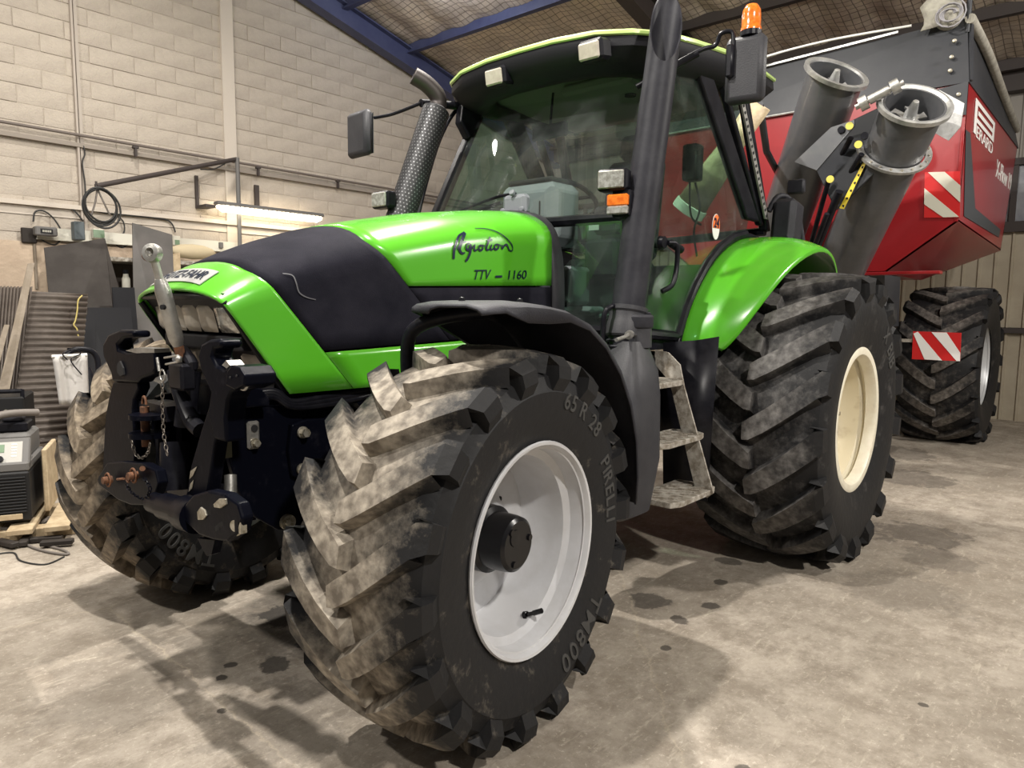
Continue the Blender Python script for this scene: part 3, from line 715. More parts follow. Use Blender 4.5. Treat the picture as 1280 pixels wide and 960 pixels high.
# side lettering: brush script logo and model number
def side_pt(x, z, o=.004): return V((x, hy(x, z)+o+.001, z))
def px2hood(px, py):
    y = .42
    for _ in range(6): p = U(px, py, 'y', y); y = hy(p.x, p.z)
    return U(px, py, 'y', y)
def stroke(mb, pts, w0, w1=None):
    """flat ribbon laid on the bonnet side; pts are x,z"""
    sp = smooth_path([V((a, 0, b)) for a, b in pts], 5); n = len(sp); rows = []
    for i, p in enumerate(sp):
        d = (sp[min(i+1, n-1)]-sp[max(i-1, 0)]).normalized(); pr = V((-d.z, 0, d.x))
        t = i/(n-1); wd = 1.3*(lerp(w0, w1 if w1 is not None else w0, t))*(.55+.45*math.sin(PI*min(max(t, .08), .92)))
        a, b = p+pr*wd/2, p-pr*wd/2
        rows.append([side_pt(a.x, a.z), side_pt(b.x, b.z)])
    return mb.grid(rows)
def PX(*l):   # measured points of the logo, 8x enlargement
    out = []
    for a, b in l: p = px2hood(540+a/8, 270+b/8); out.append((p.x, p.z))
    return out
mb = MB()
stroke(mb, PX((188, 440), (195, 330), (235, 215), (292, 170)), .016, .006)
stroke(mb, PX((292, 172), (262, 270), (245, 340), (270, 382), (300, 375)), .018, .007)
stroke(mb, PX((215, 350), (250, 290), (310, 265)), .006)
stroke(mb, PX((350, 285), (325, 285), (312, 330), (335, 345), (355, 300), (352, 370), (325, 440), (305, 458)), .007, .014)
stroke(mb, PX((355, 345), (385, 310), (395, 305)), .006)
stroke(mb, PX((395, 290), (392, 340), (405, 352), (430, 335)), .009, .006)
stroke(mb, PX((470, 300), (445, 305), (438, 335), (455, 350), (478, 330), (472, 300), (500, 305)), .009, .006)
stroke(mb, PX((548, 215), (525, 280), (512, 325), (525, 345), (545, 335)), .012, .007)
stroke(mb, PX((515, 248), (572, 242)), .007)
stroke(mb, PX((565, 290), (555, 325), (565, 342), (590, 325)), .010, .006)
stroke(mb, PX((625, 285), (600, 295), (595, 325), (612, 338), (635, 318), (628, 288), (660, 300)), .009, .006)
stroke(mb, PX((668, 290), (672, 330), (690, 300), (715, 288), (728, 310), (745, 345), (775, 348)), .009, .006)
stroke(mb, PX((775, 348), (768, 290), (700, 215), (610, 160), (500, 132), (395, 130)), .006, .004)
part('script_logo', mb, DECAL, tr, 'dark blue brush script Agrotron logo')
mb = MB()
def txt_hood(s, px, py, wpx, hh, sh=.0):
    a = px2hood(px, py); b = px2hood(px+wpx, py-1)
    place_text(mb, s, (a.x, 0, a.z), (b.x-a.x, 0, b.z-a.z), (0, 0, 1), hh, shear=sh, bold=.0, width=(b-a).length, surf=lambda p, k: side_pt(p.x, p.z, .0035+k*.2))
txt_hood('TTV', 590, 350.5, 21, .045, .35); txt_hood('1160', 632, 349, 23, .042, .15)
a, b = px2hood(616, 346.5), px2hood(624.5, 346); mb.add([side_pt(a.x, a.z-.004), side_pt(b.x, b.z-.004), side_pt(b.x, b.z+.006), side_pt(a.x, a.z+.006)], [(0, 1, 2, 3)])
part('model_lettering', mb, DECAL, tr)
# pale scratch curling over the black panel
mb = MB()
ps = [px2hood(x, y) for x, y in ((350, 347), (362, 349), (367, 358), (371, 370), (380, 376), (392, 379))]
for i in range(1): stroke(mb, [(p.x, p.z) for p in ps], .004)
part('scratch', mb, mat('pale_scratch', (.12, .12, .13), .6), tr)

# ================================================================== CHASSIS, AXLE, FRONT LINKAGE
mb = MB(); mb.box((-.35, 0, 1.02), (1.6, .52, .34)).box((-1.9, 0, .95), (2.0, .60, .50)).box((-2.6, 0, .9), (.7, .8, .6)).box((.20, 0, .95), (.6, .5, .3))
part('chassis', mb, BLACK, tr, bevel=.02)
mb = MB(); mb.tube([(0, -.72, .66), (0, -.4, .66), (0, -.2, .68), (0, .2, .68), (0, .4, .66), (0, .72, .66)], [.085, .09, .17, .17, .09, .085], 20)
for sd in (1, -1): mb.box((-.0, sd*.72, .67), (.16, .16, .34)); mb.cyl((-.02, sd*.70, .67), (0, sd*.95, .68), .13)
part('front_axle', mb, BLACK, tr, smooth=40)
part('rear_axle', MB().cyl((-WBASE, -1.1, .857), (-WBASE, 1.1, .857), .15), BLACK, tr, smooth=40)
# side plates of the front support
def mirror(mb):
    q = MB(); q.v = list(mb.v)+[(x, -y, z) for x, y, z in mb.v]; n = len(mb.v); q.f = list(mb.f)+[tuple(i+n for i in f[::-1]) for f in mb.f]; return q
mb = MB(); plate(mb, 'y', .33, [(291, 522), (303, 516), (345, 512), (368, 517), (392, 540), (396, 632), (376, 668), (352, 668), (322, 652), (301, 622), (287, 575)], .035)
sp = part('support_plate', mb, IRONB, tr, 'black side plate of the front linkage', bevel=.006)
part('support_plate', MB().add([(x, -y, z) for x, y, z in mb.v], [f[::-1] for f in mb.f]), IRONB, tr, bevel=.006)
mb = MB(); plate(mb, 'y', .355, [(366, 536), (384, 529), (410, 527), (450, 497), (468, 500), (470, 540), (448, 570), (410, 600), (386, 606), (368, 600), (363, 570)], .03)
part('axle_plate', mb, IRONB, tr, 'black bolted plate behind the wheel', bevel=.006)
for (px, py, y) in ((379, 545, .36), (379, 591, .36), (450, 529, .36)): part('plate_bolt', MB().hexbolt(U(px, py, 'y', y), (0, 1, 0), .017, .028), ZINC, sp)
mb = MB()
mb.cyl(U(361, 657, 'y', .33), U(361, 657, 'y', .33)+V((0, .02, 0)), .030, n=24); mb.hexbolt(U(361, 657, 'y', .35), (0, 1, 0), .012, .016, False)
part('plate_bolt', mb, ZINC, sp, 'large zinc bolt', smooth=30)
mb = MB(); c = U(317.5, 549.5, 'y', .335)
mb.rbox(c, (.050, .02, .105), .008); part('locking_plate', mb, STEEL, sp, 'small steel locking plate', bevel=.004)
mb = MB(); mb.cyl(c+V((0, .008, .026)), c+V((0, .014, .026)), .013, n=16); part('plate_hole', mb, DASHDARK, sp)
mb = MB(); mb.hexbolt(c+V((0, .01, -.028)), (0, 1, 0), .013, .02); part('plate_bolt', mb, ZINC, sp)
mb = MB(); mb.box(U(281, 548, 'y', .37), (.030, .05, .17)); part('rubber_pad', mb, mat('olive_rubber', (.10, .10, .06), .6), tr)
# hydraulic lines over the plates
mb = MB()
for k, dz in enumerate((0, .03, .055)):
    pts = [U(325, 503, 'y', .36)+V((0, -.01*k, dz*.3)), U(345, 502, 'y', .36)+V((0, 0, dz*.4)), U(365, 513-k*3, 'y', .37), U(400, 511-k*5, 'y', .37), U(440, 503-k*5, 'y', .36), U(480, 492-k*3, 'y', .34)]
    mb.tube(smooth_path(pts, 5), .013, 10)
part('hydraulic_hose', mb, BLACK, tr, smooth=50)
mb = MB(); plate(mb, 'y', .40, [(300, 490), (312, 488), (328, 492), (338, 505), (338, 513), (300, 515)], .08); blk = part('valve_block', mb, IRONB, tr, bevel=.005)
mb = MB()
for (px, py) in ((294.5, 501), (301, 505)): q = U(px, py, 'x', .56); mb.lathe([(0, .008), (.011, .008), (.012, 0)], o=q, ax=(1, .4, .1), n=16)
part('green_cap', mb, mat('pale_green_cap', (.55, .72, .50), .4), blk)
# lift arms with open hooks
def lift_arm(y, pin):
    """curved arm standing folded up, with an open hook and locking block, built at lateral position y"""
    hk = MB()
    ring = arc((.655, y, 1.335), .058, 15, 200, 12, (.45, 0.9, 0), (0, 0, 1))
    return ring
AX = .66
# near arm
def hook(px, X, off):
    return [U(x+off[0], y+off[1], 'x', X) for x, y in px]
mb = MB()
nearo = [(268, 556), (260, 520), (263, 497), (250, 470), (246, 452), (250, 437), (260, 431), (273, 430), (277, 436), (274, 442), (266, 443), (264, 452), (270, 463), (279, 468), (286, 463), (300, 465), (306, 476), (300, 492), (288, 498), (284, 508), (282, 530), (284, 560)]
plate(mb, 'x', .70, nearo, .075)
arm1 = part('lift_arm_hook', mb, IRONB, tr, 'black open catch hook of the near arm', bevel=.010, smooth=40)
mb = MB(); plate(mb, 'x', .715, [(283, 470), (288, 463), (299, 465), (306, 476), (305, 488), (293, 494), (281, 488)], .11); part('hook_block', mb, IRONB, arm1, bevel=.006)
mb = MB()
for (px, py) in ((288, 478), (296, 476)): q = U(px, py, 'x', .716); mb.cyl(q, q+V((.003, 0, 0)), .004, n=8)
part('block_hole', mb, DASHDARK, arm1)
mb = MB(); pts = [U(x, y, 'x', .69) for x, y in ((303, 469), (307, 473), (305, 484), (309, 488), (306, 493), (300, 491))]; mb.tube(smooth_path(pts, 4), .005, 8); mb.ball(U(308, 478, 'x', .69), .010)
part('latch_wire', mb, STEEL, arm1, smooth=40)
mb = MB(); plate(mb, 'x', .70, [(277, 463), (282, 457), (287, 463), (283, 467)], .05); part('worn_latch', mb, STEEL, arm1)
mb = MB(); plate(mb, 'x', .69, [(262, 512), (284, 508), (270, 560), (262, 620), (250, 652), (228, 650), (236, 620), (240, 590), (252, 545)], .05)
a1b = part('lift_arm', mb, IRONB, tr, 'near black lift arm with chipped paint', bevel=.008)
mb = MB()
for pp in ([(240, 596), (248, 590), (243, 602), (239, 606)], [(240, 612), (244, 607), (242, 618), (238, 622)]): plate(mb, 'x', .693, pp, .002)
part('paint_chip', mb, ZINC, a1b)
# lower pivot plate of near arm
mb = MB(); plate(mb, 'x', .80, [(232, 640), (243, 626), (262, 620), (283, 624), (300, 636), (306, 655), (302, 672), (288, 684), (270, 682), (252, 676), (236, 662), (229, 650)], .04)
pv = part('pivot_plate', mb, IRONB, tr, 'black pivot plate with pin holes', bevel=.008)
mb = MB()
for pp in ([(249, 647), (253, 641), (258, 645), (260, 652), (256, 657), (250, 657)], [(269, 637), (276, 630), (284, 630), (285, 637), (278, 642), (270, 641)]): mb = MB(); plate(mb, 'x', .806, pp, .012); part('worn_lug', mb, ZINC, pv, bevel=.002)
mb = MB(); q = U(306, 660, 'x', .77); mb.cyl(q, q+V((.03, .01, 0)), .018, n=18); mb.tube(arc(q+V((.02, 0, 0)), .030, 0, 360, 20, (0, 1, .2), (0, -.2, 1))[:-1], .004, 8, closed=True); mb.box(q+V((.02, .04, 0)), (.02, .012, .035))
part('linch_pin', mb, ZINC, pv, 'zinc linch pin with ring', smooth=30)
mb = MB(); mb.prism([U(x, y, 'x', .80) for x, y in ((277, 660), (281, 658), (282, 663), (278, 668), (273, 671), (272, 665))], (-.05, 0, 0)); part('slot', mb, DASHDARK, pv)
mb = MB(); plate(mb, 'x', .78, [(250, 680), (272, 682), (268, 700), (262, 702)], .03); part('arm_gusset', mb, IRONB, tr)
# far arm
mb = MB(); far = [(140, 486), (138, 476), (128, 455), (127, 440), (134, 427), (148, 421), (165, 422), (166, 430), (152, 432), (145, 440), (146, 446), (158, 449), (178, 446), (192, 447), (194, 470), (190, 476), (174, 482), (170, 487)]
plate(mb, 'x', .66, far, .07); arm2 = part('lift_arm_hook', mb, IRONB, tr, 'black open catch hook of the far arm', bevel=.010, smooth=40)
mb = MB(); mb.prism([U(x, y, 'x', .667) for x, y in ((146, 464), (149, 460), (153, 469), (154, 477), (150, 479), (146, 474))], (-.01, 0, 0)); part('hook_hole', mb, DASHDARK, arm2)
mb = MB(); plate(mb, 'x', .66, [(156, 447), (170, 443), (192, 444), (192, 449), (170, 450)], .06); part('worn_latch', mb, STEEL, arm2)
mb = MB(); plate(mb, 'x', .65, [(141, 486), (172, 486), (173, 494), (167, 508), (166, 520), (168, 545), (170, 580), (168, 612), (132, 612), (130, 590), (132, 530), (136, 506)], .05)
part('lift_arm', mb, IRONB, tr, 'far black lift arm', bevel=.008)
mb = MB(); plate(mb, 'x', .73, [(123, 608), (135, 588), (150, 586), (180, 588), (196, 596), (200, 612), (192, 640), (166, 640), (150, 634), (126, 616)], .04)
pf = part('pivot_plate', mb, IRONB, tr, 'black pivot plate with rusty pins', bevel=.006)
mb = MB(); mb2 = MB()
for (px, py) in ((142, 608), (174, 602)):
    q = U(px, py, 'x', .74); mb.cyl(q, q+V((.035, 0, 0)), .015, n=16); part('pin_ring', MB().tube(arc(q+V((.015, 0, 0)), .027, 0, 360, 20, (0, 1, 0), (0, 0, 1))[:-1], .004, 8, closed=True), RUST, pf, smooth=40)
mb2.tube(arc(U(162, 607, 'x', .755), .013, 0, 360, 16, (0, 1, 0), (0, 0, 1))[:-1], .004, 8, closed=True)
mb2.tube([U(149, 608, 'x', .755), U(157, 607, 'x', .755)], .005, 8); mb.cyl(U(180, 594, 'x', .74), U(180, 594, 'x', .76), .010, n=12)
part('rusty_pin', mb, RUST, pf, 'rusty pins', smooth=30); part('pin_ring', mb2, RUST, pf, smooth=40)
# cross tube and lift cylinders
mb = MB(); a_ = U(195, 636, 'x', .74); b_ = U(250, 652, 'x', .76); mb.tube([a_, lerp(a_, b_, .25), lerp(a_, b_, .3), lerp(a_, b_, .7), lerp(a_, b_, .75), b_], [.038, .038, .048, .048, .060, .060], 20)
part('cross_tube', mb, IRONB, tr, 'glossy black cross tube', smooth=35)
mb = MB(); mb.tube([U(220, 560, 'x', .60), U(222, 620, 'x', .62)], .055, 20); mb.tube([U(232, 540, 'x', .58), U(238, 470, 'x', .56)], .04, 16)
part('lift_cylinder', mb, BLACK, tr, smooth=40)
mb = MB(); mb.box(U(207, 520, 'x', .58), (.10, .26, .06)); mb.tube(smooth_path([U(x, y, 'x', .60) for x, y in ((218, 470), (226, 500), (240, 532), (252, 545))], 5), .03, 12); mb.tube(smooth_path([U(x, y, 'x', .58) for x, y in ((200, 555), (204, 590), (222, 612))], 5), .014, 10); mb.box((.42, 0, .92), (.16, .56, .42)); mb.box((.5, 0, .74), (.12, .5, .10)); mb.box((.46, 0, 1.14), (.10, .44, .12))
part('linkage_frame', mb, BLACK, tr, smooth=30)
mb = MB(); mb.tube(arc(U(209, 590, 'x', .57), .07, 0, 180, 12, (0, 1, 0), (0, 0, 1)), .012, 8); part('curved_guard', mb, BLACK, tr, smooth=40); mb = MB(); mb.cyl(U(290, 600, 'x', .60), U(291, 642, 'x', .62), .022, n=14); part('steel_rod', mb, STEEL, tr, smooth=40)
# drawbar clevis and pin in the middle
mb = MB()
for (px, py, rx) in ((188, 528, .075), (188, 551, .075)): mb.lathe([(0, .009), (rx, .009), (rx, -.009), (0, -.009)], o=U(px, py, 'x', .66), ax=(0, 0, 1), n=24)
cv = part('hitch_clevis', mb, IRONB, tr, 'black clevis for the hitch pin', smooth=30)
mb = MB(); q = U(184, 560, 'x', .66); mb.cyl(q+V((0, 0, -.02)), q+V((0, 0, .14)), .017, n=16); mb.tube(arc(q+V((0, 0, .15)), .017, 0, 180, 10, (0, 1, 0), (0, 0, 1.8)), .005, 8); part('hitch_pin', mb, RUST, cv, 'worn hitch pin', smooth=40)
def chain(pts, r_=.010, w_=.0026):
    mb = MB(); sp = smooth_path(pts, 10); L = [0]
    for i in range(1, len(sp)): L.append(L[-1]+(sp[i]-sp[i-1]).length)
    n = int(L[-1]/(r_*2.1)); 
    for k in range(n):
        s = (k+.5)*L[-1]/n; i = max(j for j in range(len(L)) if L[j] <= s); i = min(i, len(sp)-2)
        c = sp[i].lerp(sp[i+1], (s-L[i])/max(L[i+1]-L[i], 1e-6)); d = (sp[i+1]-sp[i]).normalized(); u, v = axes(d); s_ = u if k % 2 else v
        mb.tube([c+d*r_*1.3*math.cos(2*PI*j/8)+s_*r_*.7*math.sin(2*PI*j/8) for j in range(8)], w_, 5, closed=True)
    return mb
part('safety_chain', chain([U(x, y, 'x', .70) for x, y in ((203, 486), (204, 520), (206, 550), (211, 577))], .009, .002), CHAINM, tr, 'thin steel chain')
part('safety_chain', chain([U(x, y, 'x', .70) for x, y in ((166, 560), (171, 575), (178, 581), (186, 575), (189, 562))], .009, .002), CHAINM, tr, 'looped steel chain')
part('safety_chain', chain([U(x, y, 'x', .77) for x, y in ((160, 614), (168, 625), (182, 632), (190, 620), (182, 606))], .008, .002), IRONB, tr)
mb = MB(); mb.tube(arc(U(203, 477, 'x', .68), .021, 0, 360, 18, (0, 1, 0), (0, 0, 1))[:-1], .0035, 8, closed=True); mb.tube([U(196, 455, 'x', .68), U(199, 472, 'x', .68)], .006, 8); mb.tube([U(205, 455, 'x', .68), U(222, 452, 'x', .68), U(226, 459, 'x', .68), U(207, 463, 'x', .68)], .004, 8); mb.ball(U(223, 456, 'x', .69), .012)
part('pin_clip', mb, STEEL, tr, 'steel clip and ring', smooth=40)
# top link: threaded steel turnbuckle with ball end
tb, tt = U(222, 440, 'x', .63), U(187, 322, 'x', .72)
d_ = (tt-tb)
mb = MB(); mb.tube([tb+d_*t for t in (.0, .06, .10, .60, .68, .72)], [.018, .025, .027, .028, .022, .017], 20); mb.tube([tb+d_*.70, tb+d_*.90], .014, 14)
tl = part('top_link', mb, STEEL, tr, 'bare steel top link standing upright', smooth=35)
mb = MB(); q = tb+d_*.98; mb.lathe([(.017, -.018), (.032, -.015), (.035, 0), (.032, .015), (.017, .018), (.017, -.018)], o=q, ax=(.85, .5, .1), n=24); mb.ball(q+V((0, -.02, 0)), .02)
part('ball_end', mb, STEEL, tl, smooth=40); mb = MB(); mb.cyl(q+V((0, -.05, -.01)), q+V((0, -.015, 0)), .018, n=14); part('rusty_bush', mb, RUST, tl)
mb = MB(); q = tb+d_*.42; mb.cyl(q+V((.02, .02, 0)), q+V((.032, .026, 0)), .009, n=12); part('adjusting_hole', mb, DASHDARK, tl)
mb = MB(); mb.tube([tb+d_*-.12, tb+d_*.02], .018, 12); part('threaded_end', mb, RUST, tl)
mb = MB(); mb.tube(smooth_path([U(x, y, 'x', .60) for x, y in ((221, 440), (230, 448), (240, 462), (236, 470))], 4), .022, 10); mb.rbox(U(228, 478, 'x', .62), (.06, .11, .10), .01); part('top_link_bracket', mb, BLACK, tr, smooth=30)

# ================================================================== FRONT FENDER (near side) and the far one
def ffender(side):
    prof = []   # x, z of the curved shell, width edges
    pr = [(.235, 1.510, 1.0, 1.25), (.20, 1.516, .90, 1.255), (.13, 1.524, .80, 1.258), (.02, 1.528, .78, 1.26), (-.10, 1.522, .77, 1.262), (-.22, 1.505, .77, 1.265), (-.34, 1.465, .77, 1.265), (-.46, 1.39, .77, 1.262), (-.57, 1.28, .77, 1.26), (-.66, 1.14, .77, 1.258), (-.72, .98, .78, 1.255), (-.745, .82, .79, 1.25), (-.75, .70, .80, 1.24)]
    rows = []
    for (x, z, y0, y1) in pr:
        c = (y0+y1)/2; h_ = (y1-y0)/2; row = []
        nx = V((x, 0, z-.68)).normalized()
        lipd = tab(x, [(-.8, .03), (-.3, .035), (-.14, .05), (-.03, .085), (.10, .03), (.24, .02)])
        for t in (-1.0, -.97, -.85, -.5, 0, .5, .85, .97, 1.0):
            k = -lipd if abs(t) == 1 else (-.012 if abs(t) == .97 else (.0 if abs(t) == .85 else .010))
            row.append(V((x, side*(c+h_*t), z))+nx*k)
        rows.append(row)
    return MB().grid(rows)
ff = part('front_fender', ffender(1), PLAS, tr, 'black plastic mudguard over the near front tyre', smooth=50, solid=.008)
mb = MB(); 
for x in (.12, -.18): mb.lathe([(0, .014), (.010, .010), (.012, 0)], o=(x, 1.05, 1.535), ax=(0, 0, 1), n=12)
part('fender_bolt', mb, BLACK, ff)
mb = MB(); mb.tube(smooth_path([(-.02, 1.05, 1.50), (.05, .90, 1.48), (.09, .79, 1.44), (.10, .75, 1.37), (.09, .74, 1.2), (.06, .70, 1.0), (.03, .70, .85)], 6), .026, 14); part('fender_bracket', mb, BLACK, tr, 'black bent tube carrying the mudguard', smooth=50)
mb = MB(); mb.prism([(.12, .80, 1.50), (-.05, .80, 1.52), (-.35, .80, 1.44), (-.55, .80, 1.25), (-.62, .80, 1.1), (-.45, .80, 1.2), (-.2, .80, 1.35)], (0, .02, 0)); part('fender_skirt', mb, PLAS, ff)
part('front_fender', ffender(-1), PLAS, tr, smooth=50, solid=.008)

# ================================================================== EXHAUSTS
p0, p1 = V((-1.16, .90, 1.47)), V((-1.495, .90, 3.12))
dd = (p1-p0).normalized()
# tall intake/exhaust stack with slash cut outlet facing forwards
mb = MB(); n = 32; u, w_ = axes(dd); rows = []
r_ = .082
fwdir = (V((1, .8, 0))-dd*dd.dot(V((1, .35, 0)))).normalized(); sdir = dd.cross(fwdir)
Ls = (p1-p0).length
def ringp(h, rr, cut=None):
    row = []
    for j in range(n):
        t = 2*PI*j/n; o = fwdir*math.cos(t)*rr+sdir*math.sin(t)*rr
        hh = h if cut is None else h-cut*(math.cos(t)+1)/2
        row.append(p0+dd*hh+o)
    return row
mb.grid([ringp(0, r_), ringp(.3, r_), ringp(Ls*.6, r_*.98), ringp(Ls-.5, r_*.96), ringp(Ls, r_*.96, .44), ringp(Ls-.006, r_*.86, .435), ringp(Ls-.55, r_*.85), ringp(Ls-.75, r_*.85)], True)
st = part('exhaust_stack', mb, PIPE, tr, 'tall dark grey stack pipe with a slanted outlet', smooth=50)
mb = MB(); mb.tube([p0+dd*-.10, p0+dd*-.09, p0+dd*-.03, p0+dd*-.02, p0+dd*.02, p0+dd*.03, p0+dd*.05], [.086, .093, .093, .089, .089, .096, .096], 28); part('stack_sleeve', mb, GREYP, st, smooth=30)
mb = MB(); mb.tube(smooth_path([p0+dd*-.08, p0+V((.02, 0, -.18)), p0+V((.06, -.08, -.3)), p0+V((.10, -.22, -.42))], 6), [.08]*19, 20); part('stack_elbow', mb, PLAS, st, smooth=50)
mb = MB()
for k in range(5): mb.lathe([(.082, 0), (.088, .008), (.082, .016)], o=p0+V((.005+.01*k, -.01*k, -.10-.03*k)), ax=dd, n=24)
part('bellows', mb, PLAS, st, smooth=40)
# far side exhaust with perforated guard
q0, q1 = V((-1.01, -.62, 2.0)), V((-1.33, -.62, 2.74))
dg_ = (q1-q0).normalized()
mb = MB(); mb.tube([q0, q1-dg_*.02, q1], [.085, .085, .06], 28)
gd = part('exhaust_guard', mb, MESHM, tr, 'black perforated guard around the far exhaust', smooth=40)
mb = MB(); u, w_ = axes(dg_)
for i in range(34):
    for j in range(26):
        t = 2*PI*(j+.5*(i % 2))/26; c = q0+dg_*(.02+i*.0225)+(u*math.cos(t)+w_*math.sin(t))*.0855; nn = (u*math.cos(t)+w_*math.sin(t)); ta = dg_.cross(nn)
        s = .0052; mb.add([c+ta*s, c+dg_*s, c-ta*s, c-dg_*s], [(0, 1, 2, 3)])
o = part('guard_holes', mb, mat('guard_hole_rim', (.16, .16, .17), .4, .5), gd); o['kind'] = 'stuff'
mb = MB(); rws = []
ctr = smooth_path([q1+dg_*-.05, q1+dg_*.03, q1+V((-.0, -.0, .08)), q1+V((.06, -.03, .14)), q1+V((.13, -.07, .18))], 6)
mb.tube(ctr, [.052]*len(ctr), 20, caps=False); part('exhaust_tip', mb, mat('dark_brown_exhaust', (.05, .042, .04), .5, .5), gd, 'curved exhaust outlet', smooth=50, solid=.004)

# ================================================================== FUEL TANK, STEPS
mb = MB(); rows = []
for (z, x0, x1, y0, y1) in [(a_, b_-.14, c_-.14, d_, e_) for a_, b_, c_, d_, e_ in ((.50, -.86, -1.06, .74, .98), (.54, -.80, -1.10, .72, 1.05), (.8, -.78, -1.125, .72, 1.09), (1.1, -.80, -1.125, .74, 1.08), (1.22, -.84, -1.12, .78, 1.06), (1.30, -.90, -1.10, .84, 1.02), (1.36, -.93, -1.07, .88, 1.0))]:
    cx, cy = (x0+x1)/2, (y0+y1)/2; hx, hh = abs(x1-x0)/2, (y1-y0)/2; row = []
    for j in range(28):
        a = 2*PI*j/28; ca, sa = math.cos(a), math.sin(a); e_ = .6
        row.append(V((cx+hx*math.copysign(abs(ca)**e_, ca), cy+hh*math.copysign(abs(sa)**e_, sa), z)))
    rows.append(row)
mb.grid(rows, True); mb.add(rows[0], [tuple(range(28))])
tk = part('fuel_tank', mb, GREYP, tr, 'dark grey plastic tank behind the front mudguard', smooth=50)
cxy = V((-1.17, .955, 0))
mb = MB(); mb.lathe([(.068, 1.33), (.066, 1.40), (.066, 1.43)], o=cxy, ax=(0, 0, 1), n=28); part('filler_neck', mb, GREYP, tk, smooth=40)
mb = MB(); mb.lathe([(.072, 1.425), (.074, 1.43), (.074, 1.475), (.068, 1.485), (0, 1.487)], o=cxy, ax=(0, 0, 1), n=32); mb.rbox(cxy+V((0, 0, 1.49)), (.022, .12, .016), .004, Matrix.Rotation(R(35), 3, 'Z')); part('filler_cap', mb, PLAS, tk, 'black ribbed filler cap', smooth=30)
mb = MB(); mb.tube([V((-1.10, .97, 1.40)), V((-.98, 1.0, 1.385)), V((-.88, 1.02, 1.375))], .009, 8); mb.cyl((-1.06, .98, 1.395), (-1.03, .99, 1.392), .020, n=12); part('breather_hose', mb, STEEL, tk, smooth=30)
mb = MB(); y_ = .98
plate(mb, 'x', -1.62, [(818, 434), (834, 437), (849, 452), (855, 480), (894, 612), (886, 618), (872, 610), (838, 478), (832, 468), (818, 452)], .012)
sr_ = part('step_stringer', mb, TREAD, tr, 'grey step stringer')
for (z, y1, x1, y0, rnd) in ((1.145, 1.00, -1.64, .84, 0), (.855, 1.075, -1.74, .86, 1), (.575, 1.15, -1.74, .90, 1)):
    pts = [V((-1.24, y0, z)), V((-1.24, y1-.03*rnd, z)), V((-1.3, y1, z)), V((x1+.10, y1, z)), V((x1+.03, y1-.02, z)), V((x1, y1-.07, z)), V((x1+.02, y0, z))]
    mb = MB(); mb.prism(pts, (0, 0, -.028)); stp = part('step_tread', mb, TREAD, tr, 'dirty metal step', bevel=.004)
    for k in range(8):
        x = -1.28-k*.058
        if x < x1+.06: break
        mb = MB(); mb.box((x, (y0+y1)/2, z+.004), (.014, (y1-y0)*.8, .008), Matrix.Rotation(R(28), 3, 'Z'))
        part('tread_bar', mb, TREAD, stp)
mb = MB(); mb.prism([(-1.2, .80, 1.25), (-1.62, .80, 1.25), (-1.62, .80, .5), (-1.2, .80, .5)], (0, -.03, 0)); part('step_backplate', mb, BLACK, tr)
mb = MB()
for k in range(11): mb.box((-1.35, .83, .62+k*.045), (.24, .02, .022), Matrix.Rotation(R(4), 3, 'Y'))
part('rubber_flap', mb, mat('blue_black_rubber', (.03, .035, .05), .5), tr, 'ribbed rubber flap behind the steps')
mb = MB(); mb.prism([(-1.70, .86, 1.36), (-1.78, .86, 1.36), (-1.80, 1.10, 1.36), (-1.74, 1.10, .55), (-1.70, .86, .50)][0:5], (-.02, 0, 0)); 
rows = [[V((-1.70, .80, 1.33)), V((-1.78, .95, 1.345)), V((-1.80, 1.08, 1.37))], [V((-1.72, .80, .9)), V((-1.77, .95, .9)), V((-1.80, 1.06, .9))], [V((-1.76, .80, .45)), V((-1.80, .95, .45)), V((-1.84, 1.03, .45))]]
part('mud_panel', MB().grid(rows), BLACK, tr, 'black mud panel ahead of the rear wheel', smooth=50, solid=.01)

# ================================================================== REAR FENDERS
def rfender(side):
    rows = []; cx, cz = -WBASE, .857
    data = [(27, 1.015, .80, 1.02), (34, 1.03, .80, 1.10), (42, 1.045, .80, 1.15), (52, 1.06, .80, 1.195), (62, 1.08, .80, 1.225), (72, 1.10, .80, 1.25), (82, 1.12, .80, 1.27), (92, 1.135, .80, 1.275), (102, 1.135, .80, 1.27), (112, 1.12, .80, 1.25), (124, 1.09, .80, 1.22), (136, 1.06, .80, 1.18)]
    for (a, r_, y0, y1) in data:
        row = []
        for k, t in enumerate((0, .12, .3, .5, .7, .85, .95, 1.0, 1.0)):
            y = lerp(y0, y1, t); rr = r_-(.0 if t < .3 else .085*((t-.3)/.7)**2.2)
            if k == 8: rr -= .03
            row.append(V((cx+rr*math.cos(R(a)), side*y, cz+rr*math.sin(R(a)))))
        rows.append(row)
    return MB().grid(rows)
rf_ = part('rear_fender', rfender(1), GREEN, tr, 'glossy green mudguard over the near rear tyre', smooth=60, solid=.012, sub=1)
part('rear_fender', rfender(-1), GREEN, tr, smooth=60, solid=.012)
mb = MB(); mb.tube(smooth_path([V((-WBASE+r_*math.cos(R(a)), .80, .857+r_*math.sin(R(a)))) for a, r_ in ((26, 1.02), (34, 1.035), (42, 1.05), (52, 1.065), (62, 1.085), (72, 1.105), (82, 1.125), (92, 1.14), (104, 1.14))], 3), .018, 8); part('fender_seal', mb, BLACK, tr, smooth=50)
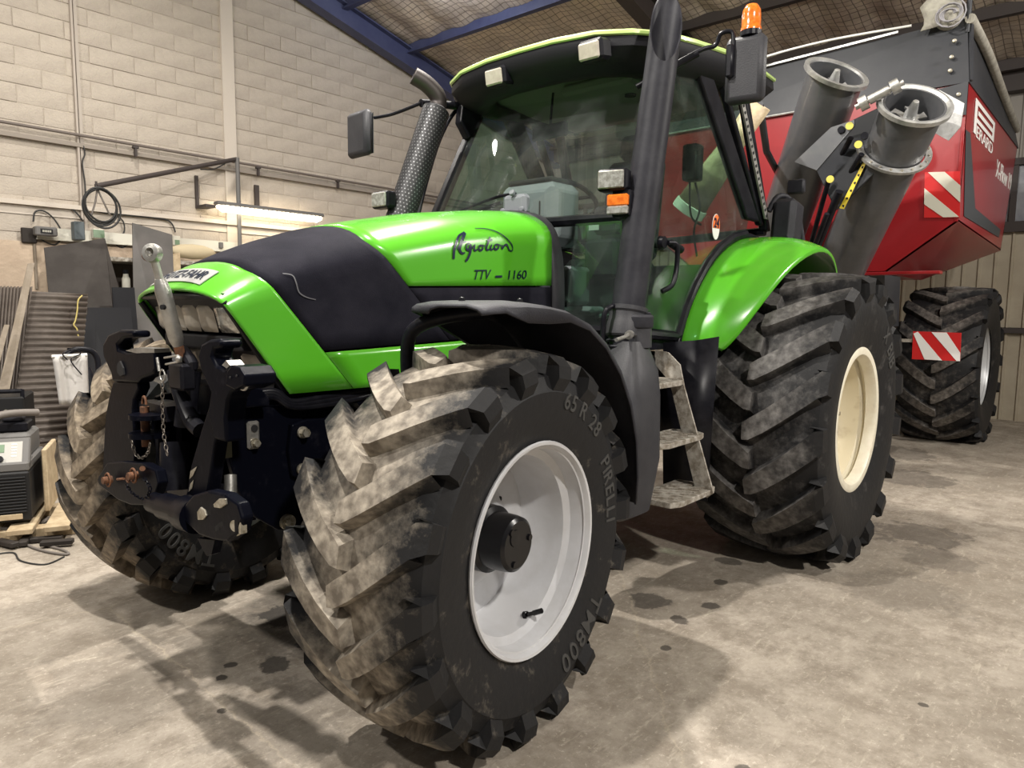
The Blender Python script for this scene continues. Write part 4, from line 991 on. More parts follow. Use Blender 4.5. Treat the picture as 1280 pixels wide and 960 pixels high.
for sd in (1, -1):
    mb = MB(); mb.prism([V((-WBASE+r_*math.cos(R(a)), sd*.80, .857+r_*math.sin(R(a)))) for a, r_ in ((20, 1.0), (34, 1.03), (52, 1.06), (72, 1.10), (92, 1.13), (110, 1.12), (136, 1.06))]+[V((-3.5, sd*.8, .9)), V((-1.9, sd*.8, .9))], (0, -sd*.02, 0)); part('fender_inner', mb, BLACK, tr)
mb = MB(); mb.rbox((-3.10, .93, 2.10), (.20, .16, .30), .03, Matrix.Rotation(R(-8), 3, 'Y')); tlm = part('tail_lamp_housing', mb, PLAS, tr, 'black lamp housing behind the fender', bevel=.008)
mb = MB(); mb.tube(smooth_path([(-3.05, .82, 2.18), (-3.1, .86, 2.28), (-3.2, .90, 2.27), (-3.3, .93, 2.16), (-3.35, .95, 2.0)], 4), .02, 10); mb.rbox((-3.32, .90, 2.37), (.05, .12, .10), .012); part('lamp_bracket', mb, PLAS, tlm, smooth=40)

# ================================================================== CAB
def ax_(z): return -1.43-.52*(z-2.1)
AB, AT = V((ax_(1.42), .76, 1.42)), V((ax_(2.87), .70, 2.87))
def YA(z): return lerp(.77, .71, (z-1.4)/1.45)
def strut(mb, a, b, wx, wy):
    a, b = V(a), V(b); d = b-a
    q = [V((sx*wx/2, sy*wy/2, 0)) for sx, sy in ((-1, -1), (1, -1), (1, 1), (-1, 1))]
    mb.prism([a+v for v in q], d); return mb
fend = [V((-WBASE+r_*math.cos(R(a)), .795, .857+r_*math.sin(R(a)))) for a, r_ in ((29, 1.035), (38, 1.05), (48, 1.065), (58, 1.085), (68, 1.105), (78, 1.125), (88, 1.14))]
cabp = part('cab_frame', MB().box((-2.75, 0, 1.55), (.6, 1.5, .5)), BLACK, tr, 'black cab frame', bevel=.012)
for s in (1, -1):
    mb = MB(); strut(mb, (ax_(1.97), s*YA(1.97), 1.97), (ax_(2.9), s*YA(2.9), 2.9), .07, .06); strut(mb, (-1.43, s*.785, 1.38), (ax_(1.99), s*YA(1.99), 1.99), .07, .05); part('front_pillar', mb, BLACK, cabp, bevel=.012)
    part('door_pillar', strut(MB(), (-2.15, s*.74, 2.90), (-2.83, s*.79, 2.10), .20, .05), BLACK, cabp, bevel=.012)
    part('rear_pillar', strut(MB(), (-2.72, s*.74, 2.92), (-3.08, s*.79, 2.05), .07, .06), BLACK, cabp, bevel=.012)
    part('rear_post', strut(MB(), (-2.42, s*.74, 2.90), (-2.98, s*.79, 2.08), .05, .05), BLACK, cabp, bevel=.012)
mb = MB()
for s in (1, -1):
    mb.tube([V((-1.26, s*.45, 1.40)), V((-1.36, s*.74, 1.40)), V((-1.44, s*.79, 1.385)), V((-1.83, s*.795, 1.36))]+[V((p.x, s*p.y, p.z+.01)) for p in fend], .026, 8)
mb.box((-2.35, 0, 1.33), (1.8, 1.56, .08)); mb.box((-1.30, 0, 1.30), (.10, 1.3, .12))
mb.tube([V((-1.40, -.74, 1.985)), V((-1.36, -.4, 1.985)), V((-1.34, 0, 1.99)), V((-1.36, .4, 1.985)), V((-1.40, .75, 1.985))], .030, 8)
mb.tube([V((-3.08, -.79, 2.05)), V((-3.1, 0, 2.02)), V((-3.08, .79, 2.05))], .03, 8)
part('cab_sill', mb, BLACK, cabp, smooth=40)
# perforated adjustment strip on the rear pillar
mb = MB(); a, b = V((-2.60, .80, 2.80)), V((-2.98, .835, 2.12)); strut(mb, a, b, .055, .012); ps = part('perforated_strip', mb, STEEL, cabp, 'steel strip with a row of slots')
mb = MB()
for k in range(18): q = a.lerp(b, (k+.5)/18)+V((.004, .0075, 0)); mb.box(q, (.022, .004, .016), Matrix.Rotation(R(25), 3, 'Y'))
part('slot', mb, DASHDARK, ps)
# glazing
mb = MB(); rows = []
for i in range(9):
    z = lerp(2.0, 2.88, i/8); x = ax_(z)+.02; yy = YA(z)-.02
    rows.append([V((x+.09*(1-(j/8-1)**2), yy*(j/8-1), z)) for j in range(17)])
wsh = part('windscreen', MB().grid(rows), GLASS, tr, 'dusty curved windscreen', smooth=60)
mb = MB(); mb.prism([V((ax_(2.0)-.03, .755, 2.0)), V((-1.44, .79, 1.42)), V((-1.83, .80, 1.39))]+[p+V((0, .005, .02)) for p in fend]+[V((-2.80, .79, 2.12)), V((-2.20, .745, 2.86)), V((ax_(2.86)-.03, .72, 2.86))], (0, -.005, 0))
dr = part('door_glass', mb, GLASSG, tr, 'green tinted door glass')
mb = MB(); mb.prism([V((ax_(2.0)-.03, -.755, 2.0)), V((-1.44, -.79, 1.42)), V((-1.83, -.80, 1.39))]+[V((p.x, -p.y-.005, p.z+.02)) for p in fend]+[V((-2.80, -.79, 2.12)), V((-2.20, -.745, 2.86)), V((ax_(2.86)-.03, -.72, 2.86))], (0, .005, 0)); part('door_glass', mb, GLASSG, tr)
for s in (1, -1):
    mb = MB(); mb.prism([V((-1.24, s*.47, 1.42)), V((-1.40, s*.77, 1.42)), V((ax_(1.96)+.02, s*.745, 1.96)), V((ax_(1.96)+.04, s*.47, 1.96))], (.005, 0, 0)); part('lower_windscreen', mb, GLASSG, tr)
mb = MB(); mb.prism([V((-2.75, -.7, 2.85)), V((-3.08, -.75, 2.06)), V((-3.08, .75, 2.06)), V((-2.75, .7, 2.85))], (-.005, 0, 0)); part('rear_window', mb, GLASS, tr)
# door furniture
mb = MB(); q = U(822, 300, 'y', .80); mb.lathe([(0, .03), (.032, .028), (.036, 0), (0, 0)], o=q, n=18)
mb.tube(smooth_path([q+V((-.03, .03, 0)), q+V((-.09, .05, -.01)), q+V((-.10, .05, -.12)), q+V((-.06, .05, -.22)), q+V((0, .02, -.26))], 5), .014, 10); mb.cyl(q+V((-.06, .03, 0)), q+V((-.16, .04, -.03)), .022, n=12); part('door_handle', mb, BLACK, dr, 'black door handle', smooth=40)
c = U(891, 279, 'y', .81); rx, rz = .048, .076
mb = MB(); mb.prism([c+V((rx*math.cos(2*PI*j/28), 0, rz*math.sin(2*PI*j/28)-.0)) for j in range(28)], (0, .003, 0)); stk = part('speed_sticker', mb, WHITE, dr, 'round orange and white speed sticker reading 24')
mb = MB(); mb.prism([c+V((rx*.95*math.cos(PI*j/14-.12), .004, rz*.95*math.sin(PI*j/14-.12))) for j in range(16)], (0, .001, 0)); part('sticker_field', mb, ORANGE, stk)
mb = MB(); place_text(mb, '24', c+V((.034, .007, -.004)), (-1, 0, 0), (0, 0, 1), .056, bold=.02, width=.066, depth=.001); part('sticker_digits', mb, DECAL, stk)
# wiper
mb = MB(); wp = [U(570, 256, 'x', -1.40), U(610, 247, 'x', -1.36), U(640, 240, 'x', -1.34)]
wp = [V((-1.44, -.62, 2.10)), V((-1.40, -.35, 2.14)), V((-1.34, -.10, 2.16)), V((-1.32, .04, 2.16))]
mb.tube(wp, .009, 8); mb.tube([wp[0]+V((-.0, 0, -.03)), wp[2]+V((-.02, 0, -.035))], .012, 8); wpr = part('wiper', mb, BLACK, wsh, 'black windscreen wiper', smooth=40)
mb = MB(); mb.rbox((-1.31, .06, 2.09), (.07, .17, .12), .02); 
for y in (-.01, .13): mb.cyl((-1.28, y, 2.06), (-1.26, y, 2.06), .016, n=14)
mb.cyl((-1.28, .06, 2.15), (-1.26, .06, 2.16), .018, n=14); part('wiper_motor', mb, DASH, wpr, 'grey wiper motor cover', bevel=.006)
# cab interior
mb = MB(); mb.rbox((-1.62, -.02, 2.06), (.30, .44, .38), .05); ds = part('dashboard', mb, DASH, tr, 'grey instrument binnacle', bevel=.02)
mb = MB(); mb.rbox((-1.60, -.02, 2.26), (.18, .34, .03), .01); mb.box((-1.465, .10, 2.0), (.004, .006, .26)); part('dash_vent', mb, DASHDARK, ds)
mb = MB(); c = V((-1.90, -.02, 2.20)); mb.tube(arc(c, .19, 0, 360, 32, (.85, 0, .5), (0, 1, 0))[:-1], .016, 10, closed=True)
for a in (90, 210, 330): q = c+V((.85, 0, .5))*.18*math.cos(R(a))+V((0, .18, 0))*math.sin(R(a)); mb.cyl(c, q, .012, n=8)
mb.cyl(c, c+V((.15, 0, -.28)), .035); part('steering_wheel', mb, BLACK, tr, smooth=40)
mb = MB(); mb.rbox((-2.40, -.02, 1.78), (.48, .50, .14), .05); mb.rbox((-2.66, -.02, 2.20), (.14, .46, .74), .05, Matrix.Rotation(R(-8), 3, 'Y')); mb.rbox((-2.72, -.02, 2.66), (.10, .28, .18), .04); mb.box((-2.4, 0, 1.6), (.3, .3, .25)); se = part('driver_seat', mb, SEAT, tr, bevel=.02)
mb = MB(); mb.rbox((-2.3, .32, 1.95), (.46, .09, .06), .02); mb.rbox((-2.3, -.36, 1.95), (.46, .09, .06), .02); part('armrest', mb, SEAT, se)
for c_, d_ in (((-2.0, -.52, 1.85), (.5, .16, .35)), ((-1.45, -.30, 1.62), (.22, .35, .3)), ((-1.52, .22, 1.64), (.20, .30, .22)), ((-1.50, .40, 1.50), (.14, .22, .05))): part('control_console', MB().rbox(c_, d_, .02), DASH, tr, bevel=.01)
for c_ in ((-1.55, .52, 1.47), (-1.70, .60, 1.47)): part('pedal', MB().rbox(c_, (.12, .08, .03), .01), DASH, tr)
mb = MB(); mb.rbox((-1.72, .42, 2.02), (.10, .18, .16), .02); mb.rbox((-1.70, .40, 1.80), (.12, .22, .22), .02); part('monitor', mb, PLAS, tr)
mb = MB(); mb.box((-1.645, .36, 1.985), (.004, .07, .045)); part('monitor_label', mb, WHITE, tr, 'small white label')
mb = MB(); mb.rbox((-2.36, .60, 2.42), (.10, .10, .22), .01); mb.tube(smooth_path([(-2.36, .62, 2.3), (-2.40, .64, 2.15), (-2.33, .64, 2.0), (-2.42, .62, 1.85)], 5), .007, 6); mb.tube(smooth_path([(-2.33, .60, 2.3), (-2.36, .60, 2.1), (-2.46, .62, 2.05)], 5), .007, 6); part('control_box', mb, BLACK, tr, 'black control box with hanging leads', smooth=40)
mb = MB(); mb.box((-2.3, 0, 2.89), (1.4, 1.3, .04)); mb.rbox((-1.95, .25, 2.83), (.35, .5, .07), .02); part('headliner', mb, CABIN, tr)
mb = MB(); mb.cyl((-2.0, .36, 2.795), (-2.0, .36, 2.785), .035, n=16); part('roof_speaker', mb, DASHDARK, tr)
mb = MB(); mb.rbox((-1.83, -.12, 2.62), (.02, .28, .09), .008); mb.cyl((-1.83, -.12, 2.62), (-1.86, -.12, 2.86), .008); part('interior_mirror', mb, BLACK, tr)
# roof: dark visor with a pale green skin
def roof_ring(z, g, dz=0):
    pts = []
    front = [(-1.36, 0), (-1.37, .25), (-1.41, .50), (-1.50, .68), (-1.66, .80), (-1.9, .845), (-2.3, .86), (-2.8, .86), (-3.02, .84), (-3.12, .7), (-3.15, .4), (-3.15, 0)]
    full = front+[(x, -y) for x, y in front[::-1][1:-1]]
    for x, y in full:
        cx = -2.25
        zz = z+dz+(.0)-.10*max(0, abs(y)-.35)**1.3*(1 if x > -2.0 else .6)+tab(x, [(-3.15, .10), (-2.2, .07), (-1.7, .03), (-1.36, 0)])
        pts.append(V((cx+(x-cx)*g, y*g, zz)))
    return pts
mb = MB(); mb.grid([roof_ring(2.945, .985), roof_ring(2.89, .99), roof_ring(2.835, .93), roof_ring(2.80, .84), roof_ring(2.80, .76), roof_ring(2.86, .70)], True)
vis = part('roof_visor', mb, VISOR, tr, 'black roof visor and underside', smooth=50)
mb = MB(); r0 = [roof_ring(2.942, .99), roof_ring(2.948, 1.0), roof_ring(2.962, 1.0), roof_ring(2.978, .975), roof_ring(3.0, .90), roof_ring(3.015, .6), roof_ring(3.02, .2)]; mb.grid(r0, True); mb.add(r0[-1], [tuple(range(len(r0[-1])))]); part('roof_skin', mb, LIME, tr, 'pale green cab roof', smooth=50)
for y in (.36, -.33):
    x = -1.40; z = 2.945; y += .145 if y > 0 else .165
    mb = MB(); mb.rbox((x-.01, y, z-.085), (.10, .155, .105), .015, Matrix.Rotation(R(10), 3, 'Y')); rl = part('roof_lamp_housing', mb, BLACK, vis)
    mb = MB(); mb.rbox((x+.045, y, z-.10), (.02, .128, .085), .008, Matrix.Rotation(R(10), 3, 'Y')); part('roof_lamp', mb, LENS, vis, 'square work lamp under the roof lip')
mb = MB()
for (y, px) in ((.53, 0),): mb.lathe([(0, .01), (.012, .008), (.014, 0)], o=(-1.50, y, 2.88), ax=(1, 0, 0), n=12)
part('lamp_washer', mb, ZINC, vis)
# mirrors
def mirror_unit(name, c, w_, h_, yaw, label, arm):
    Rz = Matrix.Rotation(R(yaw), 3, 'Z'); mb = MB(); mb.rbox(c, (.07, w_, h_), .025, Rz); o = part(name, mb, GREYP, tr, label, bevel=.014, smooth=40)
    mb = MB(); mb.rbox(V(c)+Rz @ V((-.036, 0, 0)), (.006, w_*.86, h_*.88), .002, Rz); part('mirror_glass', mb, MIRR, o)
    mb = MB(); mb.tube(smooth_path(arm, 5), .011, 10); part('mirror_arm', mb, BLACK, o, smooth=40)
    return o
ml = mirror_unit('side_mirror', (-1.72, 1.20, 2.70), .20, .33, 8, 'grey mirror housing on the near side', [(-1.45, .78, 2.66), (-1.60, 1.0, 2.80), (-1.66, 1.06, 2.83), (-1.66, 1.09, 2.88), (-1.68, 1.14, 2.88), (-1.67, 1.15, 2.80), (-1.67, 1.15, 2.72)])
mb = MB(); mb.cyl((-1.45, .74, 2.64), (-1.60, 1.0, 2.79), .016); mb.rbox((-1.67, 1.14, 2.74), (.04, .04, .16), .01); part('mirror_bracket', mb, BLACK, ml, smooth=40)
mb = MB(); mb.cyl((-1.74, 1.21, 2.86), (-1.74, 1.21, 2.885), .052, n=24); part('beacon_base', mb, BLACK, tr)
bc = V((-1.74, 1.21, 0)); mb = MB(); mb.lathe([(.050, 2.885), (.050, 2.90), (.046, 2.905), (.046, 2.955), (.043, 2.985), (.030, 3.008), (.0, 3.015)], o=bc, ax=(0, 0, 1), n=28); part('warning_beacon', mb, AMBER, tr, 'amber warning beacon', smooth=50)
mr_ = mirror_unit('side_mirror', (-1.24, -1.28, 2.665), .25, .30, -4, 'grey mirror housing on the far side', [(-1.27, -1.16, 2.76), (-1.30, -1.0, 2.765), (-1.36, -.80, 2.81)])
mb = MB(); mb.tube(smooth_path([(-1.36, -.80, 2.81), (-1.5, -.78, 2.83), (-1.66, -.73, 2.84), (-1.72, -.72, 2.84)], 4), .026, 10); mb.tube(smooth_path([(-1.69, -.71, 2.84), (-1.62, -.76, 2.80), (-1.50, -.78, 2.60), (-1.37, -.77, 2.3), (-1.28, -.76, 2.05)], 5), .014, 10); part('mirror_bracket', mb, BLACK, mr_, smooth=40)
mb = MB(); mb.prism([V((-1.70, -.72, 2.90)), V((-1.62, -.74, 2.84)), V((-1.60, -.74, 2.72)), V((-1.66, -.72, 2.62)), V((-1.74, -.71, 2.70)), V((-1.80, -.70, 2.9))], (0, .06, 0)); part('corner_shroud', mb, BLACK, tr, bevel=.01)
# lamps on stack and beside the guard
def sq_lamp(c, w_, h_, yaw, label):
    Rz = Matrix.Rotation(R(yaw), 3, 'Z'); c = V(c)
    mb = MB(); mb.rbox(c, (.08, w_, h_), .012, Rz); o = part('work_lamp', mb, BLACK, tr, label, bevel=.006)
    mb = MB(); mb.rbox(c+Rz @ V((.040, 0, 0)), (.012, w_*.86, h_*.80), .005, Rz); part('lamp_lens', mb, WLENS, o); return o
sq_lamp((-1.17, .80, 2.13), .155, .105, 10, 'rectangular work lamp beside the stack pipe')
mb = MB(); mb.cyl((-1.18, .82, 2.08), (-1.19, .82, 2.05), .015); mb.rbox((-1.20, .84, 2.02), (.07, .11, .13), .01); ind = part('indicator_housing', mb, BLACK, tr, bevel=.006)
mb = MB(); mb.rbox((-1.155, .835, 2.032), (.03, .108, .055), .006, Matrix.Rotation(R(10), 3, 'Z')); part('indicator_lens', mb, AMBER, ind, 'amber indicator lens')
mb = MB(); mb.rbox((-1.155, .835, 1.985), (.03, .108, .040), .006, Matrix.Rotation(R(10), 3, 'Z')); part('position_lens', mb, WLENS, ind)
sq_lamp((-.94, -.66, 2.14), .15, .10, 0, 'small work lamp in front of the perforated guard')
mb = MB(); mb.tube(smooth_path([(-1.05, .78, 1.30), (-1.03, .84, 1.32), (-1.02, .86, 1.48), (-1.05, .87, 1.52), (-1.12, .88, 1.53)], 5), .012, 10); part('grab_handle', mb, BLACK, tr, 'black grab handle', smooth=40)
#PART3
# ================================================================== GRAIN TRAILER
tl_ = thing('grain_trailer', (-7.5, 0, 0), 'red and dark grey grain chaser bin trailer with two folded auger tubes', 'trailer')
TX, TB, TY = -5.65, -9.0, 1.5
fpoly = [(-TY, 3.50), (TY, 3.50), (TY, 2.31), (.93, 1.87), (-.93, 1.87), (-TY, 2.31)]
mb = MB(); mb.prism([V((TX, y, z)) for y, z in fpoly], (-.03, 0, 0)); part('front_panel', mb, RED, tl_, 'red front wall of the bin')
for s in (1, -1):
    mb = MB(); mb.prism([(TX+.004, s*TY, 3.52), (TX+.004, s*TY, 2.31), (-8.35, s*TY, 2.23), (-9.05, s*TY, 3.52)], (0, -s*.03, 0)); sp_ = part('side_panel', mb, RED, tl_, 'bright red side panel with white lettering' if s > 0 else None, bevel=.004)
    mb = MB(); mb.prism([(TX, s*TY, 2.31), (TX, s*.93, 1.87), (-7.2, s*.93, 1.86), (-8.35, s*TY, 2.23)], (0, 0, .02)); part('hopper_slope', mb, RED, tl_, 'sloping underside panel')
    if s > 0: near_panel = sp_
mb = MB(); mb.prism([(TX, -.93, 1.87), (TX, .93, 1.87), (-7.2, .93, 1.86), (-7.2, -.93, 1.86)], (0, 0, .02)); mb.prism([(-7.2, -.93, 1.86), (-7.2, .93, 1.86), (-8.35, TY, 2.23), (-8.35, -TY, 2.23)], (0, 0, .02)); part('hopper_floor', mb, RED, tl_)
mb = MB(); mb.prism([(-8.35, -TY, 2.23), (-8.35, TY, 2.23), (-9.05, TY, 3.52), (-9.05, -TY, 3.52)], (.02, 0, 0)); part('rear_panel', mb, RED, tl_)
mb = MB(); mb.box((TX+.03, .93, 1.865), (.12, .95, .03)); part('front_ledge', mb, RED, tl_, bevel=.006)
# grey extension band
mb = MB(); zt = 4.0
mb.prism([(TX+.02, -TY-.01, 3.48), (TX+.02, TY+.01, 3.50), (TX-.10, TY-.06, 4.08), (TX-.10, -TY+.06, 3.98)], (-.02, 0, 0)); part('front_extension', mb, DGREY, tl_, 'dark grey extension above the front wall')
for s in (1, -1):
    mb = MB(); mb.prism([(TX+.02, s*(TY+.01), 3.50), (-9.10, s*(TY+.01), 3.52), (-9.15, s*(TY-.06), 3.80), (TX-.10, s*(TY-.06), 4.08)], (0, -s*.02, 0)); part('side_extension', mb, DGREY, tl_)
mb = MB(); mb.prism([(TX+.035, TY+.006, 3.50), (TX+.035, .96, 3.44), (TX+.035, 1.2, 3.24), (TX+.035, TY+.006, 3.22)], (-.012, 0, 0)); part('corner_gusset', mb, DGREY, tl_)
for (y, z) in ((1.36, 3.62), (1.36, 3.74), (1.37, 3.88), (1.0, 3.38), (1.44, 3.40), (1.44, 3.30), (1.2, 3.44)): part('bolt', MB().lathe([(0, .018), (.016, .012), (.020, 0)], o=(TX+.04-(z-3.5)*.15 if z > 3.5 else TX+.038, y, z), ax=(1, 0, 0), n=12), ZINC, tl_, smooth=40)
mb = MB(); mb.prism([(TX-.02, TY-.04, 3.50), (TX+.01, TY+.02, 3.52), (TX-.08, TY-.02, 4.02), (TX-.12, TY-.06, 4.0)], (-.05, .01, 0)); mb.cyl((TX-.09, TY-.05, 3.95), (TX-.10, TY-.05, 4.5), .022); part('corner_post', mb, DGREY, tl_)
mb = MB(); mb.tube([V((TX+.025, -1.5, 3.485)), V((TX+.025, 1.0, 3.495))], .012, 8); mb.box((TX-.08, -.3, 4.035), (.03, 2.4, .02), Matrix.Rotation(R(2.2), 3, 'X')); part('edge_trim', mb, ALU, tl_)
# rolled tarp along the near top edge with its spiral end
mb = MB(); sp = smooth_path([(-5.66, 1.30, 4.12), (-6.4, 1.32, 4.07), (-7.4, 1.33, 3.98), (-8.3, 1.33, 3.88), (-9.1, 1.32, 3.76)], 6)
mb.tube(sp, [.105+.008*math.sin(i*1.7) for i in range(len(sp))], 20); rt_ = part('rolled_tarp', mb, TARP, tl_, 'rolled pale tarpaulin along the top edge', smooth=50)
mb = MB(); mb.tube(smooth_path([(-5.72, 1.47, 4.06), (-6.6, 1.485, 4.0), (-7.6, 1.48, 3.90), (-8.4, 1.475, 3.82), (-9.15, 1.47, 3.76)], 5), .042, 14); part('tarp_edge_tube', mb, TARP, tl_, 'pale tube along the top edge', smooth=50)
mb = MB()
for j in range(3):
    pts = [V((-5.62+.01*j, 1.33, 4.10))+V((0, math.cos(a*.42)*(.03+.0030*a+.012*j), math.sin(a*.42)*(.03+.0030*a))) for a in range(0, 34-j*7)]
    mb.tube(pts, .0065, 6)
part('tarp_roll_end', mb, mat('grey_tarp_edge', (.30, .29, .31), .6), rt_, smooth=50)
mb = MB(); rows = []
for i in range(8):
    t = i/7; rows.append([V((-5.66-.02*math.sin(j*1.3), lerp(1.10, 1.40, t)+.02*math.sin(j), 4.02+.10*math.sin(t*3)*(j/4)+t*.02+j*.05)) for j in range(5)])
mb.grid(rows); part('tarp_flap', mb, TARP, rt_, 'loose folded tarpaulin flap', smooth=50, solid=.01)
mb = MB(); mb.tube(smooth_path([(-5.75, 1.0, 4.12), (-5.7, .2, 4.14), (-5.6, -.5, 4.06), (-5.55, -1.2, 3.88)], 6), .012, 8); part('pale_cord', mb, WHITE, tl_, 'pale cord along the front', smooth=50)
# markings
mb = MB(); c = [U(x, y, 'x', TX+.01) for x, y in ((1151, 206), (1195, 204), (1196, 262), (1151, 263))]
mb.prism(c, (-.008, 0, 0)); mk = part('chevron_plate', mb, REDS, tl_, 'red and cream striped warning plate on the front wall')
mb = MB()
for q in ([(1155, 206), (1176, 205), (1196, 222), (1196, 243)], [(1151, 226), (1195, 261), (1175, 262), (1151, 246)]): mb.prism([U(x, y, 'x', TX+.013) for x, y in q], (-.002, 0, 0))
part('chevron_stripe', mb, CREAMS, mk)
def SP(px, py): return U(px, py, 'y', TY+.004)
mb = MB(); mb.prism([SP(1201.5, 152), SP(1207, 156), SP(1215, 250), SP(1247, 276), SP(1245, 286), SP(1201, 260)], (0, .002, 0)); part('grey_flash', mb, DECALG, near_panel, 'grey flash decal')
# maker name built as on the panel: white outlined P shape over lettering
for (x0, x1, z0, z1) in ((-6.04, -6.16, 3.15, 3.455), (-6.16, -7.20, 3.415, 3.455), (-6.22, -7.10, 3.335, 3.375), (-6.16, -7.20, 3.262, 3.30), (-7.10, -7.20, 3.30, 3.415)):
    part('emblem_bar', MB().prism([(x0, TY+.004, z0), (x1, TY+.004, z0), (x1, TY+.004, z1), (x0, TY+.004, z1)], (0, .003, 0)), WHITE, near_panel)
mb = MB(); place_text(mb, 'ERARD', (-6.20, TY+.005, 3.135), (-1, 0, 0), (0, 0, 1), .105, bold=.0, width=.98, depth=.002); part('maker_lettering', mb, WHITE, near_panel, 'white lettering')
mb = MB(); place_text(mb, 'X-Flow 19', (-7.52, TY+.005, 2.965), (-1, 0, 0), (0, 0, 1), .185, bold=.005, width=1.22, shear=.1, depth=.002); part('model_lettering', mb, WHITE, near_panel, 'white model lettering')
# --- augers
def auger(top, bot, r_, label, face):
    top, bot = V(top), V(bot); d = (top-bot).normalized(); face = V(face).normalized(); u, w_ = axes(d); n = 40
    def ring(base, rr, cut):
        row = []
        for j in range(n):
            t = 2*PI*j/n; o = (u*math.cos(t)+w_*math.sin(t))*rr
            p = base+o
            if cut: p = p+d*((base-p).dot(face)/d.dot(face))
            row.append(p)
        return row
    mb = MB(); mb.grid([ring(bot, r_, False), ring(bot.lerp(top, .5), r_, False), ring(top, r_, True), ring(top, r_*.93, True), ring(top-d*.35, r_*.93, False), ring(top-d*.6, r_*.93, False)], True)
    o = part('auger_tube', mb, AUG, tl_, label, smooth=50); return o, d, u, w_, ring
A1T, A1B = V((-4.40, 1.37, 3.07)), V((-5.62, .50, 1.83))
a1, d1, u1, w1_, rg1 = auger(A1T, A1B, .225, 'near dark grey auger tube with open end', (.60, .42, .68))
mb = MB(); mb.grid([rg1(A1T+d1*.00, .268, True), rg1(A1T+d1*.015, .268, True), rg1(A1T+d1*.02, .245, True), rg1(A1T+d1*.0, .225, True), rg1(A1T-d1*.02, .225, True), rg1(A1T-d1*.02, .268, True), rg1(A1T+d1*.0, .268, True)], True); part('end_flange', mb, ALU, a1, 'bare metal end ring', smooth=30)
mb = MB(); q = A1T-d1*.42; mb.lathe([(.235, -.012), (.285, -.012), (.285, .012), (.235, .012)], o=q, ax=d1, n=40); fl = part('bolted_flange', mb, ALU, a1, 'grey bolted flange ring', smooth=30)
mb = MB()
for k in range(20): t = 2*PI*k/20; p = q+(u1*math.cos(t)+w1_*math.sin(t))*.262; mb.cyl(p-d1*.02, p+d1*.02, .010, n=8)
part('flange_bolt', mb, ZINC, fl)
def flighting(T, d, face, r_, par):
    mb = MB(); u, w_ = axes(d); c = T-d*.13
    mb.cyl(c-d*.2, c+d*.06, .045, n=18); mb.tube([c+d*.06, c+d*.16, c+d*.17], [.045, .022, .0], 16)
    o = part('auger_shaft', mb, ALU, par, 'worn bare auger end', smooth=35); mb = MB()
    for k in range(6):
        t = 2*PI*k/6+.3; e = u*math.cos(t)+w_*math.sin(t); f = d.cross(e)
        mb.prism([c+e*.04-f*.03, c+e*.135-f*.035, c+e*.14+f*.03, c+e*.10+f*.012, c+e*.04+f*.03], d*.018)
    part('shaft_star', mb, ALU, o, bevel=.002)
    mb = MB(); rows = []
    for i in range(34): t = i*.3; e = u*math.cos(t)+w_*math.sin(t); b_ = c-d*(.06+.03*i*.3); rows.append([b_+e*.04, b_+e*(r_*.86)])
    mb.grid(rows); part('flighting', mb, DGREY, o, smooth=50, solid=.006)
flighting(A1T, d1, None, .235, a1)
A2T, A2B = V((-4.42, .78, 3.42)), V((-5.60, -.16, 1.97))
a2, d2, u2, w2_, rg2 = auger(A2T, A2B, .225, 'second dark grey auger tube with open flanged end', (.38, .55, .74))
mb = MB(); mb.grid([rg2(A2T, .262, True), rg2(A2T+d2*.014, .262, True), rg2(A2T+d2*.014, .225, True), rg2(A2T-d2*.02, .212, True), rg2(A2T-d2*.02, .262, True), rg2(A2T, .262, True)], True)
part('end_flange', mb, ALU, a2, 'bare metal end ring', smooth=30)
flighting(A2T, d2, None, .225, a2)
mb = MB(); hp = A2T.lerp(A1T, .5)+V((.06, 0, .02)); hd = V((.55, -.5, .4)).normalized()
hd = (U(1110, 101, 'x', -4.25)-U(1068, 124, 'x', -4.22)).normalized(); hp = U(1068, 124, 'x', -4.22)
mb.tube([hp, hp+hd*.06], .055, 16); mb.tube([hp+hd*.07, hp+hd*.22], .035, 16); mb.tube([hp+hd*.23, hp+hd*.29], .055, 16); mb.tube([hp+hd*-.03, hp+hd*.32], .022, 12); part('fold_hinge', mb, STEEL, a2, 'steel fold hinge pin', smooth=35)
mb = MB(); mb.prism([U(x, y, 'x', -4.55) for x, y in ((1060, 142), (1100, 122), (1112, 170), (1092, 205), (1040, 255), (1015, 205))], (-.05, 0, 0)); hb = part('hinge_plate', mb, DGREY, a2, bevel=.006)
mb = MB(); mb.prism([U(x, y, 'x', -4.36) for x, y in ((1033, 152), (1062, 142), (1062, 150), (1016, 206), (988, 196))], (-.02, 0, 0)); part('reinforcing_plate', mb, AUG, a2)
mb = MB()
for (px, py) in ((1056, 150), (1067.5, 173), (1033, 217)): q = U(px, py, 'x', -4.33); mb.lathe([(0, .006), (.028, .006), (.030, 0)], o=q, ax=(1, .2, -.1), n=20)
part('yellow_cap', mb, mat('yellow_cap_paint', (.70, .62, .12), .5), a2)
mb = MB()
for (px, py) in ((1046, 156), (1075, 163)): q = U(px, py, 'x', -4.38); mb.cyl(q, q+V((.04, .01, 0)), .028, n=16)
part('hinge_pin', mb, BLACK, a2)
mb = MB()
for (a, b, r_) in (((1058, 165), (1032, 215), .022), ((1072, 185), (1040, 240), .022), ((1032, 215), (1010, 300), .020), ((1045, 232), (1012, 318), .032), ((1030, 260), (1005, 330), .02)): mb.cyl(U(*a, 'x', -4.45), U(*b, 'x', -4.75), r_, n=14)
part('folding_ram', mb, BLACK, a2, 'black folding ram and link bars', smooth=40)
